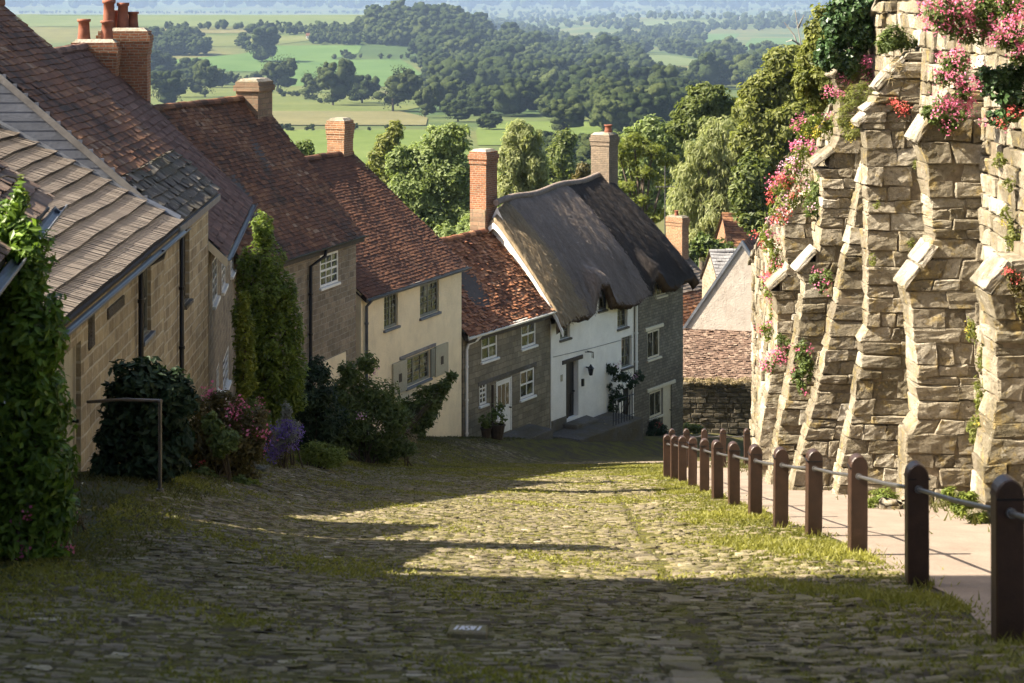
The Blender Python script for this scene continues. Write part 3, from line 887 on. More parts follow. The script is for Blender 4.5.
    buttress(36.4, 0.55, [(908, 52), (899, 68), (877, 94), (859, 127), (866, 134), (867, 334), (860, 338), (862, 356), (851, 420), (840, 468), (836, 505)],
             [((906, 58), (877, 91)), ((883, 98), (864, 112)), ((873, 114), (858, 127))])
    buttress(38.6, 0.6, [(874, 140), (864, 165), (848, 240), (823, 369), (793, 481), (790, 500)])
    buttress(42.0, 0.7, [(872, 26), (834, 80), (839, 87), (838, 146), (814, 168), (823, 174), (820, 246), (797, 273), (805, 279), (796, 345), (780, 425), (770, 480)],
             [((870, 33), (834, 79)), ((836, 150), (814, 167)), ((818, 251), (797, 273))])
    buttress(49.5, 0.8, [(808, 190), (785, 224), (786, 262), (789, 270), (770, 291), (776, 296), (777, 345), (766, 400), (757, 455), (755, 475)],
             [((802, 205), (785, 223)), ((788, 274), (770, 291))])
    # return wall where the abbey wall ends
    mr = MB()
    v8 = []
    z = -14.6
    while z < wall_top(62) :
        for x in np.arange(XW, XW + 1.4, 0.45):
            v8.append([(x, 62, z), (x + .43, 62, z), (x + .43, 62.5, z), (x, 62.5, z), (x, 62, z + .28), (x + .43, 62, z + .28), (x + .43, 62.5, z + .28), (x, 62.5, z + .28)])
        z += .3
    chamfer(mr, np.array(v8) - off, 0.03, rng.random(len(v8)), 0, 0.01)
    mr.build('end_return', M['abbey'], root)
abbey_wall()

for k, (px, py, Y, s) in enumerate([(890, 506, 30.5, 0.2), (905, 500, 31.2, 0.13), (1000, 500, 26.4, 0.22)]):
    X = (px - 512) * Y / F
    v = np.array([[(sx, sy, sz) for sx, sy, sz in [(-1, -1, -.6), (1, -1, -.6), (1, 1, -.6), (-1, 1, -.6), (-.7, -.7, .6), (.8, -.6, .5), (.6, .8, .6), (-.7, .6, .5)]]]) * s
    mb = MB(); chamfer(mb, v, s * 0.35, [0.7], 0, s * 0.06)
    o = mb.build('rock', M['abbey'], smooth=True, loc=(X, Y, gz(X, Y) + s * 0.3))
    tag(o, ['rounded loose rock in the grass below the raking buttresses', 'small loose rock beside the larger rock by the wall foot', 'pale rock at the foot of the nearest buttress'][k], 'rock')

# ------------------------------------------------------------------ railing of posts along the path
def railing(name, label, P, w, h, loc_i=0):
    """Posts with arched tops joined by one rail through them. P: ground points."""
    root = empty(name, P[loc_i], label, 'railing')
    o = np.array(P[loc_i])
    for i, p in enumerate(P):
        p = np.array(p) - o
        mb = MB(); n = 12
        a = np.linspace(0, math.pi, n)
        prof = [(-w / 2, -0.3), (-w / 2, h - w * 0.62)] + [(-math.cos(t) * w * 0.5, h - w * 0.6 + math.sin(t) * w * 0.6) for t in a] + [(w / 2, h - w * 0.62), (w / 2, -0.3)]
        rz = rng.normal(0, 0.05); tl = rng.normal(0, 0.006, 2)
        ca, sa = math.cos(rz), math.sin(rz)
        rr = []
        for yy, ins in ((-w / 2, 0.008), (-w / 2 + 0.012, 0), (w / 2 - 0.012, 0), (w / 2, 0.008)):
            for x, z in prof:
                x2 = x * (1 - ins * 2 / w); z2 = z - (ins if z > 0 else 0)
                rr.append((p[0] + x2 * ca - yy * sa + tl[0] * z2, p[1] + x2 * sa + yy * ca + tl[1] * z2, p[2] + z2))
        m = len(prof)
        fs = []
        for r in range(3):
            for k in range(m):
                k2 = (k + 1) % m
                fs.append((r * m + k, r * m + k2, (r + 1) * m + k2, (r + 1) * m + k))
        mb.add(rr, fs)
        mb.add(rr[:m], [tuple(range(m))]); mb.add(rr[3 * m:], [tuple(range(m))[::-1]])
        post = mb.build('post', M['bollard'], root)
        gv = MB()
        zg = p[2] + h - w * 0.72
        gv.box(p[0] - w / 2 - .004, p[0] + w / 2 + .004, p[1] - w / 2 - .004, p[1] + w / 2 + .004, zg, zg + 0.014)
        gv.build('groove_band', M['iron'], post)
    for p, q in zip(P[:-1], P[1:]):
        p = np.array(p) - o; q = np.array(q) - o
        zr = h - w * 1.25
        mb = MB()
        mid = (p + q) / 2
        d = (q - p) / np.linalg.norm(q - p)
        mb.tube([(p[0], p[1], p[2] + zr), (mid[0], mid[1], mid[2] + zr - 0.012), (q[0], q[1], q[2] + zr)], 0.018, 10)
        for e, s in ((p, 1), (q, -1)):
            c = e + np.array([0, 0, zr]) + d * s * (w / 2 + 0.02)
            mb.tube([tuple(c - d * s * 0.03), tuple(c + d * s * 0.03)], 0.032, 10)
        mb.build('rail', M['rail'], root, smooth=True)
PX = [(1008, 643), (917, 587), (857.5, 556), (813.5, 537), (780.5, 529), (755, 518), (734, 507), (717.5, 500.5), (704.5, 494), (692.5, 488), (682.5, 483.5), (674.5, 480.5), (667.3, 478)]
PP = []
for px, py in PX:
    x, y, z = gpt(px, py)
    PP.append((x, y, z))
PP.insert(0, (2.78, 9.3, gz(2.78, 9.3)))
railing('path_railing', 'long railing of brown arched posts running down beside the path', PP, 0.172, 1.0, 1)
QQ = []
for px in (672, 686, 704.5, 723, 747, 771):
    Y = 57.0
    X = (px - 512) * Y / F
    QQ.append((X, Y, -429.5 * Y / F - 1.0 + 0.02))
railing('path_end_railing', 'short brown post railing across the bottom of the path', QQ, 0.17, 1.0)

def base_weeds():
    mb = MB()
    for x, y, z in PP + QQ:
        n = int(rng.integers(50, 130))
        P = np.stack([x + rng.normal(0, .11, n), y - .08 + rng.normal(0, .08, n), np.full(n, 0.)], 1); P[:, 2] = G(P[:, 0], P[:, 1])
        blades(mb, P, rng.uniform(.02, .11, n), rng.uniform(.01, .02, n), np.clip(rng.normal(.5, .2, n), 0, 1), 0, .6)
    n = 2600
    y = rng.uniform(9, 55, n); x = np.array([post_x(q) for q in y]) + np.abs(rng.normal(0, .16, n)); k = vnoise(x, y, 1.7, 21) > .1
    P = np.stack([x, y, G(x, y) + .01], 1)[k]; m = len(P)
    blades(mb, P, rng.uniform(.015, .06, m), rng.uniform(.01, .022, m), np.clip(rng.normal(.55, .2, m), 0, 1), 0, .7)
    tag(mb.build('path_edge_weeds', M['grass'], uv=False), kind='stuff')
base_weeds()
# ------------------------------------------------------------------ houses
class House:
    """Local axes: x along the street front (downhill), y into the house, z up. Front wall is y = 0."""
    def __init__(s, name, label, cat, X, Y, zb, theta, group=None):
        s.X, s.Y, s.zb, s.th = X, Y, zb, R(theta)
        s.root = empty(name, (X, Y, zb), label, cat, group, R(90) - s.th)
        s.d = np.array([math.sin(s.th), math.cos(s.th), 0]); s.l = np.array([-math.cos(s.th), math.sin(s.th), 0])
    def ray(s, px, py, n, off):
        """Hit of the sight line with the plane {p : (p - P0).n = off} in local coordinates."""
        D = np.array([(px - 512) / F, 1, -py / F]); P0 = np.array([s.X, s.Y, 0])
        t = (off + P0 @ n) / (D @ n)
        p = D * t - P0
        return p @ s.d, p @ s.l, D[2] * t - s.zb
    def fp(s, px, py, y=0.0):
        a = s.ray(px, py, s.l, y)
        return a[0], a[2]
    def sp(s, px, py, x):
        a = s.ray(px, py, s.d, x)
        return a[1], a[2]

def tiles(mb, O, u, v, Lu, Lv, gauge, tw, thick, sag=0.0, gap=0.006, jit=1.0, hole=0.0, tint_fn=None, butt=0.9):
    """Overlapping tiles over a roof slope: O eave corner, u along the eave, v up the slope."""
    O = np.array(O, float); u = np.array(u, float); v = np.array(v, float)
    nrm = np.cross(u, v)
    if nrm[2] < 0: nrm = -nrm
    nr = int(math.ceil(Lv / gauge)); nc = int(math.ceil(Lu / tw)) + 1
    r, c = np.meshgrid(np.arange(nr), np.arange(nc), indexing='ij')
    r = r.ravel(); c = c.ravel()
    a0 = c * tw - (r % 2) * tw * 0.5 + rng.normal(0, 0.004, len(r)) * jit
    a1 = np.minimum(a0 + tw - gap, Lu); a0 = np.maximum(a0, 0)
    k = a1 - a0 > 0.02
    if hole: k &= rng.random(len(r)) > hole
    r, a0, a1 = r[k], a0[k], a1[k]; N = len(r)
    b0 = r * gauge + rng.normal(0, 0.008, N) * jit - 0.01; b1 = np.minimum(b0 + gauge * 1.25, Lv + 0.02)
    hl = thick * (1 + rng.normal(0, 0.22, N) * jit); hu = thick * 0.15
    def P(a, b, h):
        sg = sag * (np.sin(np.clip(a / Lu, 0, 1) * math.pi) * np.sin(np.clip(b / Lv, 0, 1) * math.pi) * -1.0 + 0.35 * np.sin(a * 1.3 + b * 0.8) + 0.25 * np.sin(a * 2.9 - b * 1.7))
        return O + a[:, None] * u + b[:, None] * v + (h + sg)[:, None] * nrm
    rl = rng.normal(0, 0.004, N) * jit
    V = np.stack([P(a0, b0, hl + rl), P(a1, b0, hl - rl), P(a1, b1, hu + 0 * hl), P(a0, b1, hu + 0 * hl),
                  P(a0, b0, hl * 0 - 0.01), P(a1, b0, hl * 0 - 0.01)], 1)
    off = (np.arange(N) * 6)[:, None]
    q = np.array([(0, 1, 2, 3)]); fr = np.array([(4, 5, 1, 0)])
    t = np.clip(rng.beta(2.2, 2.2, N), 0, 1) if tint_fn is None else tint_fn(a0, b0, N)
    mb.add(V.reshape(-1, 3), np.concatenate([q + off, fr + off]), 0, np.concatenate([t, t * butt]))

def wall_mb(L, zt, z0, ops, depth=0.14, x0=0.0, y=0.0):
    """Front wall as cells around the openings, with reveals."""
    mb = MB()
    xs = sorted({x0, L, *[round(o[0], 4) for o in ops], *[round(o[1], 4) for o in ops]})
    zs = sorted({z0, zt, *[round(o[2], 4) for o in ops], *[round(o[3], 4) for o in ops]})
    for a, b in zip(xs[:-1], xs[1:]):
        for c, d in zip(zs[:-1], zs[1:]):
            mx, mz = (a + b) / 2, (c + d) / 2
            if any(o[0] < mx < o[1] and o[2] < mz < o[3] for o in ops):
                continue
            mb.add([(a, y, c), (b, y, c), (b, y, d), (a, y, d)], [(0, 1, 2, 3)])
    for a, b, c, d in ops:
        D = depth
        mb.add([(a, y, c), (a, y, d), (a, y + D, d), (a, y + D, c)], [(0, 1, 2, 3)])
        mb.add([(b, y, c), (b, y, d), (b, y + D, d), (b, y + D, c)], [(3, 2, 1, 0)])
        mb.add([(a, y, d), (b, y, d), (b, y + D, d), (a, y + D, d)], [(0, 1, 2, 3)])
        mb.add([(a, y, c), (b, y, c), (b, y + D, c), (a, y + D, c)], [(3, 2, 1, 0)])
    return mb

def shell(mb, L, D, ze, zr, z0, x0=0.0, yb=None):
    """Gables and the back wall."""
    B = 2 * D if yb is None else yb
    for x in (x0, L):
        mb.add([(x, 0, z0), (x, B, z0), (x, B, ze if yb is None else ze), (x, D, zr), (x, 0, ze)], [(0, 1, 2, 3, 4)])
    mb.add([(x0, B, z0), (L, B, z0), (L, B, ze), (x0, B, ze)], [(0, 1, 2, 3)])

def window(h, x0, x1, z0, z1, nx=2, nz=3, frame='white_paint', fw=0.05, bar=0.022, sill='white_paint', y=0.07, sillw=0.06, curtain=False, leaded=False):
    mb = MB()
    t = 0.05
    mb.box(x0, x0 + fw, y, y + t, z0, z1); mb.box(x1 - fw, x1, y, y + t, z0, z1)
    mb.box(x0 + fw, x1 - fw, y + .002, y + t - .002, z0, z0 + fw); mb.box(x0 + fw, x1 - fw, y + .002, y + t - .002, z1 - fw, z1)
    for i in range(1, nx):
        x = x0 + fw + (x1 - x0 - 2 * fw) * i / nx
        b = bar if not leaded else (fw * 0.8 if i == nx // 2 else 0.012)
        mb.box(x - b / 2, x + b / 2, y + .008, y + t - .008, z0 + fw, z1 - fw)
    for j in range(1, nz):
        z = z0 + fw + (z1 - z0 - 2 * fw) * j / nz
        b = bar * (1.6 if (nz % 2 == 0 and j == nz // 2) else 1.0) if not leaded else 0.012
        mb.box(x0 + fw, x1 - fw, y + .012, y + t - .012, z - b / 2, z + b / 2)
    w = mb.build('window', M[frame], h.root)
    g = MB()
    n = 0
    for i in range(nx):
        for j in range(nz):
            a = x0 + fw + (x1 - x0 - 2 * fw) * i / nx; b = x0 + fw + (x1 - x0 - 2 * fw) * (i + 1) / nx
            c = z0 + fw + (z1 - z0 - 2 * fw) * j / nz; d = z0 + fw + (z1 - z0 - 2 * fw) * (j + 1) / nz
            e = rng.normal(0, 0.004, 4)
            g.add([(a, y + .026 + e[0], c), (b, y + .026 + e[1], c), (b, y + .026 + e[2], d), (a, y + .026 + e[3], d)], [(0, 1, 2, 3)])
    g.build('pane', M['glass'], w)
    if curtain:
        c = MB()
        for s in (0, 1):
            xa = x0 + fw if s == 0 else x1 - fw - (x1 - x0) * 0.26
            pts = np.linspace(xa, xa + (x1 - x0) * 0.26, 9)
            vs = [(x, y + .1 + 0.015 * (i % 2), zz) for zz in (z0, z1) for i, x in enumerate(pts)]
            c.add(vs, [(i, i + 1, i + 10, i + 9) for i in range(8)])
        c.build('curtain', M['curtain'], w)
    if sill:
        sb = MB(); chamfer(sb, [[(x0 - sillw, -0.075, z0 - 0.085), (x1 + sillw, -0.075, z0 - 0.085), (x1 + sillw, y + .04, z0 - 0.085), (x0 - sillw, y + .04, z0 - 0.085),
                                 (x0 - sillw, -0.075, z0 - 0.012), (x1 + sillw, -0.075, z0 - 0.012), (x1 + sillw, y + .04, z0 - 0.002), (x0 - sillw, y + .04, z0 - 0.002)]], 0.008, [0.5])
        sb.build('sill', M[sill], w)
    return w
def lintel(h, x0, x1, z, hgt, mat, proud=0.02, rot=0.0):
    mb = MB(); chamfer(mb, [[(x0, -proud, z), (x1, -proud, z + rot), (x1, 0.12, z + rot), (x0, 0.12, z), (x0, -proud, z + hgt), (x1, -proud, z + hgt + rot), (x1, 0.12, z + hgt + rot), (x0, 0.12, z + hgt)]], 0.012, [0.5])
    return mb.build('lintel', M[mat], h.root)

def roof_slope(h, x0, x1, D, ze, zr, mat, gauge, tw, thick, oh=0.22, sag=0.04, yback=None, jit=1.0, gap=0.006, hole=0.0, name='roof', tint_fn=None, butt=0.9):
    """Tiled front slope, plain rear slope, on one board deck."""
    m = (zr - ze) / D
    up = 0.05
    e0 = np.array([x0, -oh, ze - oh * m + up]); rd = np.array([x0, D, zr + up])
    Lv = np.linalg.norm(rd - e0); v = (rd - e0) / Lv
    mb = MB()
    tiles(mb, e0, (1, 0, 0), v, x1 - x0, Lv, gauge, tw, thick, sag, gap, jit, hole, tint_fn, butt)
    B = 2 * D if yback is None else yback
    e1 = np.array([x0, B + oh, ze - oh * m + up]); v2 = rd - e1; L2 = np.linalg.norm(v2); v2 = v2 / L2
    tiles(mb, e1, (1, 0, 0), v2, x1 - x0, L2, gauge * 2, tw * 2, thick, 0.0, gap, jit, 0, None)
    ro = mb.build(name, mat, h.root)
    dk = MB()
    for (ya, za) in ((-oh + .03, ze - (oh - .03) * m), (B + oh - .03, ze - (oh - .03) * m)):
        dk.hexa([(x0 + .01, ya, za - .05), (x1 - .01, ya, za - .05), (x1 - .01, D, zr - .06), (x0 + .01, D, zr - .06),
                 (x0 + .01, ya, za + up - sag * 2.6 - 0.02), (x1 - .01, ya, za + up - sag * 2.6 - 0.02), (x1 - .01, D, zr + up - sag * 2.6 - 0.02), (x0 + .01, D, zr + up - sag * 2.6 - 0.02)], 0)
    dk.build('roof_deck', M['dark_wood'], ro)
    # ridge tiles
    rb = MB(); x = x0
    while x < x1 - 0.05:
        l = min(0.42, x1 - x)
        n = 7; vs = []
        dz = rng.normal(0, 0.008)
        for xx in (x + .006, x + l - .006):
            for kk in range(n):
                a = math.pi * (0.02 + 0.96 * kk / (n - 1))
                vs.append((xx, D - math.cos(a) * 0.15, zr + up - 0.07 + math.sin(a) * 0.15 + dz))
        rb.add(vs, [(kk, kk + 1, n + kk + 1, n + kk) for kk in range(n - 1)], 0, rng.random())
        x += l
    rb.build('ridge', mat, ro)
    return ro

def chimney(h, x0, x1, y0, y1, z0, z1, mat, pots=(), courses=2, proud=0.06, cap='core', parent=None):
    mb = MB()
    mb.box(x0, x1, y0, y1, z0, z1 - 0.02)
    for i in range(courses):
        p = proud * (i + 1) / courses
        a = z1 - 0.17 * (courses - i) - 0.1
        mb.box(x0 - p, x1 + p, y0 - p, y1 + p, a, a + 0.168)
    mb.box(x0 - proud * .3, x1 + proud * .3, y0 - proud * .3, y1 + proud * .3, z1 - 0.102, z1)
    c = mb.build('chimney', M[mat], parent or h.root)
    fl = MB()
    ins = 0.1
    fl.hexa([(x0, y0, z1 + .002), (x1, y0, z1 + .002), (x1, y1, z1 + .002), (x0, y1, z1 + .002), (x0 + ins, y0 + ins, z1 + .09), (x1 - ins, y0 + ins, z1 + .09), (x1 - ins, y1 - ins, z1 + .09), (x0 + ins, y1 - ins, z1 + .09)])
    fl.build('mortar_cap', M['coping'], c)
    for (px, py, hh, r) in pots:
        pm = MB()
        pm.lathe((px, py, z1 + .05), [(r * .92, 0), (r, .03), (r * .86, hh * .5), (r * .82, hh * .86), (r * 1.02, hh * .88), (r * 1.04, hh), (r * .75, hh), (r * .7, hh * .5)], 14)
        pm.build('chimney_pot', M['terracotta'], c, smooth=True)
    return c

def pipe(h, pts, r=0.035, mat='iron', name='drainpipe'):
    mb = MB(); mb.tube(pts, r, 8)
    for p, q in zip(pts[:-1], pts[1:]):
        if abs(p[2] - q[2]) > 0.8:
            z = min(p[2], q[2]) + 0.4
            while z < max(p[2], q[2]) - 0.2:
                mb.tube([(p[0], p[1], z - .03), (p[0], p[1], z + .03)], r * 1.35, 8)
                z += 1.1
    return mb.build(name, M[mat], h.root, smooth=True)
def gutter(h, x0, x1, y, z, r=0.06, mat='gutter'):
    mb = MB(); n = 7; vs = []
    for x in (x0, x1):
        for k in range(n):
            a = math.pi + math.pi * k / (n - 1)
            vs.append((x, y + math.cos(a) * r, z + math.sin(a) * r))
    mb.add(vs, [(k, k + 1, n + k + 1, n + k) for k in range(n - 1)])
    vs2 = [(a, b, c + 0.004) if False else (a, y + (b - y) * .85, z + (c - z) * .85) for a, b, c in vs]
    mb.add(vs2, [(n + k, n + k + 1, k + 1, k) for k in range(n - 1)])
    mb.box(x0, x1, y - r - .008, y - r + .004, z - .012, z + .012)
    return mb.build('gutter', M[mat], h.root)
def door(h, x0, x1, z0, z1, mat, lights=0, y=0.09, panels=2, frame=None):
    mb = MB(); mb.box(x0, x1, y, y + .05, z0, z1)
    for i in range(panels):
        w = (x1 - x0 - .24) / panels
        a = x0 + .08 + i * (w + .08)
        mb.box(a, a + w, y - .012, y - .001, z0 + .15, z0 + (z1 - z0) * .42)
    d = mb.build('door', M[mat], h.root)
    if lights:
        g = MB()
        za, zb = z0 + (z1 - z0) * .52, z1 - .12
        for i in range(lights):
            w = (x1 - x0 - .2) / lights
            g.add([(x0 + .1 + i * w + .02, y - .004, za), (x0 + .1 + (i + 1) * w - .02, y - .004, za), (x0 + .1 + (i + 1) * w - .02, y - .004, zb), (x0 + .1 + i * w + .02, y - .004, zb)], [(0, 1, 2, 3)])
        g.build('pane', M['glass'], d)
    hb = MB(); zz = z0 + (z1 - z0) * .45
    hb.tube([(x1 - .1, y - .06, zz), (x1 - .1, y, zz)], .02, 8)
    hb.lathe((x1 - .1, y - .07, zz - .03), [(0.0, 0), (.03, .01), (.03, .05), (0, .06)], 8)
    hb.build('handle', M['iron'], d)
    if frame:
        fb = MB()
        fb.box(x0 - .07, x0 - .003, y - .03, y + .06, z0, z1 + .07); fb.box(x1 + .003, x1 + .07, y - .03, y + .06, z0, z1 + .07); fb.box(x0 - .003, x1 + .003, y - .028, y + .06, z1 + .003, z1 + .068)
        fb.build('door_frame', M[frame], d)
    return d
# ---- unseen top of the street: the tall building whose shadow falls over the foreground
def top_building():
    X0, Y0 = -9.6, -7.0
    zb = gz(X0, 4)
    h = House('stone_building', 'tall stone building at the top of the street, out of frame to the left', 'building', X0, Y0, zb, 0)
    L, D, ze, zr = 21.6, 5.0, 11.5, 15.0
    ops = [(1.2 + 3.2 * i, 2.4 + 3.2 * i, z, z + 1.7) for i in range(6) for z in (2, 5.4, 8.6)]
    mb = wall_mb(L, ze, -2, ops); shell(mb, L, D, ze, zr, -2)
    mb.build('wall', M['wall_golden'], h.root)
    for o in ops:
        window(h, *o, nx=2, nz=3)
    roof_slope(h, -0.2, L + 0.2, D, ze, zr, M['slate_pale'], 0.3, 0.4, 0.02)
top_building()

# ---- nearest cottage, behind the climber at the left edge
def cottage_near():
    th = -8.0
    Yf = 21.2
    Xf = -5.02
    L = 7.0
    X0 = Xf - math.sin(R(th)) * L; Y0 = Yf - math.cos(R(th)) * L
    zb = gz(X0 + 0.4, Y0 + 3)
    h = House('cottage', 'brown tiled cottage behind the leafy climber at the left edge', 'house', X0, Y0, zb, th)
    ze = -1.95 - zb; D = 4.4; zr = ze + D * 0.72
    ops = [(1.2, 2.2, 1.0, 2.1), (4.2, 5.2, 1.0, 2.1)]
    mb = wall_mb(L, ze, -2, ops); shell(mb, L, D, ze, zr, -2); mb.build('wall', M['wall_golden'], h.root)
    for o in ops: window(h, *o, nx=2, nz=2)
    roof_slope(h, -0.1, L + 0.12, D, ze, zr, M['tile_brown'], 0.2, 0.26, 0.035, oh=0.25)
    gutter(h, 0, L + 0.15, -0.33, ze - 0.2, 0.06, 'lead')
    pipe(h, [(L - .1, -0.33, ze - .22), (L - .1, -0.06, ze - .5), (L - .1, -0.06, -0.3)], .035, 'lead')
    chimney(h, L - 1.0, L - 0.1, D - 0.5, D + 0.5, zr - 1.0, zr + 1.9, 'brick', [(L - .55, D, .5, .15)])
cottage_near()

def shade_block():  # unseen block, added to keep sun off the left road edge
    zb = gz(-11, 25)
    h = House('cottage', 'unseen tall block added to shade the road edge, out of frame to the left', 'house', -10.3, 20.65, zb, 0)
    L = 2.9; ze = 2.1 - zb; D = 2.0; zr = ze + 1.7
    mb = wall_mb(L, ze, -2, [(1, 2, 1.5, 2.7), (1, 2, 4.0, 5.2)]); shell(mb, L, D, ze, zr, -2); mb.build('wall', M['wall_golden'], h.root)
    window(h, 1, 2, 1.5, 2.7); window(h, 1, 2, 4.0, 5.2)
    roof_slope(h, -.05, L + .1, D, ze, zr, M['tile_brown'], 0.2, 0.26, 0.035)
shade_block()

TH1 = -1.6
def on_row(Y):                               # front wall line of the two joined golden stone houses
    return -5.84 + (Y - 25) * math.tan(R(TH1))
def cottage_golden():
    Y0, Y1 = 21.25, 36.2
    zb = gz(on_row(28) + 0.2, 28)
    h = House('cottage', 'golden stone cottage with pale concrete tiles and dark gutter', 'house', on_row(Y0), Y0, zb, TH1)
    L = (Y1 - Y0) / math.cos(R(TH1))
    ze = -3.85 - zb; D = 5.2; zr = ze + D * 0.535
    dx0, dzt = h.fp(64, 342); dx1, _ = h.fp(81, 330)
    dzb = h.fp(81, 482)[1]
    x0, z0 = h.fp(141, 338); x1, z1 = h.fp(151, 284)
    dop = (dx0, dx1, dzb, min(ze - .12, dzb + 1.95))
    wop = (x0, x1, z0 - .05, ze - 0.12)
    ops = [dop, wop]
    mb = wall_mb(L, ze, -2.5, ops, 0.2); shell(mb, L, D, ze, zr, -2.5); mb.build('wall', M['wall_golden'], h.root)
    door(h, dop[0] + .03, dop[1] - .03, dop[2], dop[3] - .03, 'sage_paint', 0, 0.1, 2, 'cream_paint')
    window(h, *wop, nx=2, nz=3, frame='grey_paint', sill='lead', y=0.06)
    def tf(a, b, n):
        return np.clip(rng.normal(0.5, 0.14, n), 0, 1)
    roof_slope(h, 0, L - 0.02, D, ze, zr, M['tile_grey'], 0.36, 0.13, 0.11, oh=0.3, sag=0.045, gap=0.042, jit=0.15, tint_fn=tf, butt=0.0)  # butt ends take the near-black stop: shade bands put into the colour
    gutter(h, 0, L + 0.1, -0.4, ze - 0.2, 0.065, 'gutter')
    xp, _ = h.fp(136, 300)
    pipe(h, [(xp + .35, -0.4, ze - .24), (xp + .3, -0.38, ze - .34), (xp, -0.08, ze - .5), (xp, -0.08, -1.0)], .045)
    # flashing strip against the taller neighbour
    fl = MB(); m = 0.535
    fl.hexa([(L - .16, -0.3, ze - .3 * m + .1), (L, -0.3, ze - .3 * m + .1), (L, D, zr + .1), (L - .16, D, zr + .1), (L - .16, -0.3, ze - .3 * m + .15), (L, -0.3, ze - .3 * m + .2), (L, D, zr + .2), (L - .16, D, zr + .15)])
    fl.build('flashing', M['lead'], h.root)
    # patched block and old vent in the wall
    vb = MB(); a, b = h.fp(107, 313); c, d = h.fp(123, 300)
    chamfer(vb, [[(a, -.03, b - .1), (c, -.03, b - .1), (c, .05, b - .1), (a, .05, b - .1), (a, -.03, b + .06), (c, -.03, b + .06), (c, .05, b + .06), (a, .05, b + .06)]], .01, [0.1])
    vb.build('ledge_stone', M['step_stone'], h.root)
    a, b = h.fp(88, 330)
    vb = MB(); chamfer(vb, [[(a, -.05, b - .3), (a + .35, -.05, b - .3), (a + .35, .05, b - .3), (a, .05, b - .3), (a + .02, -.05, b + .2), (a + .3, -.05, b + .25), (a + .3, .05, b + .25), (a + .02, .05, b + .2)]], .05, [0.1])
    vb.build('corbel_stone', M['step_stone'], h.root)
cottage_golden()

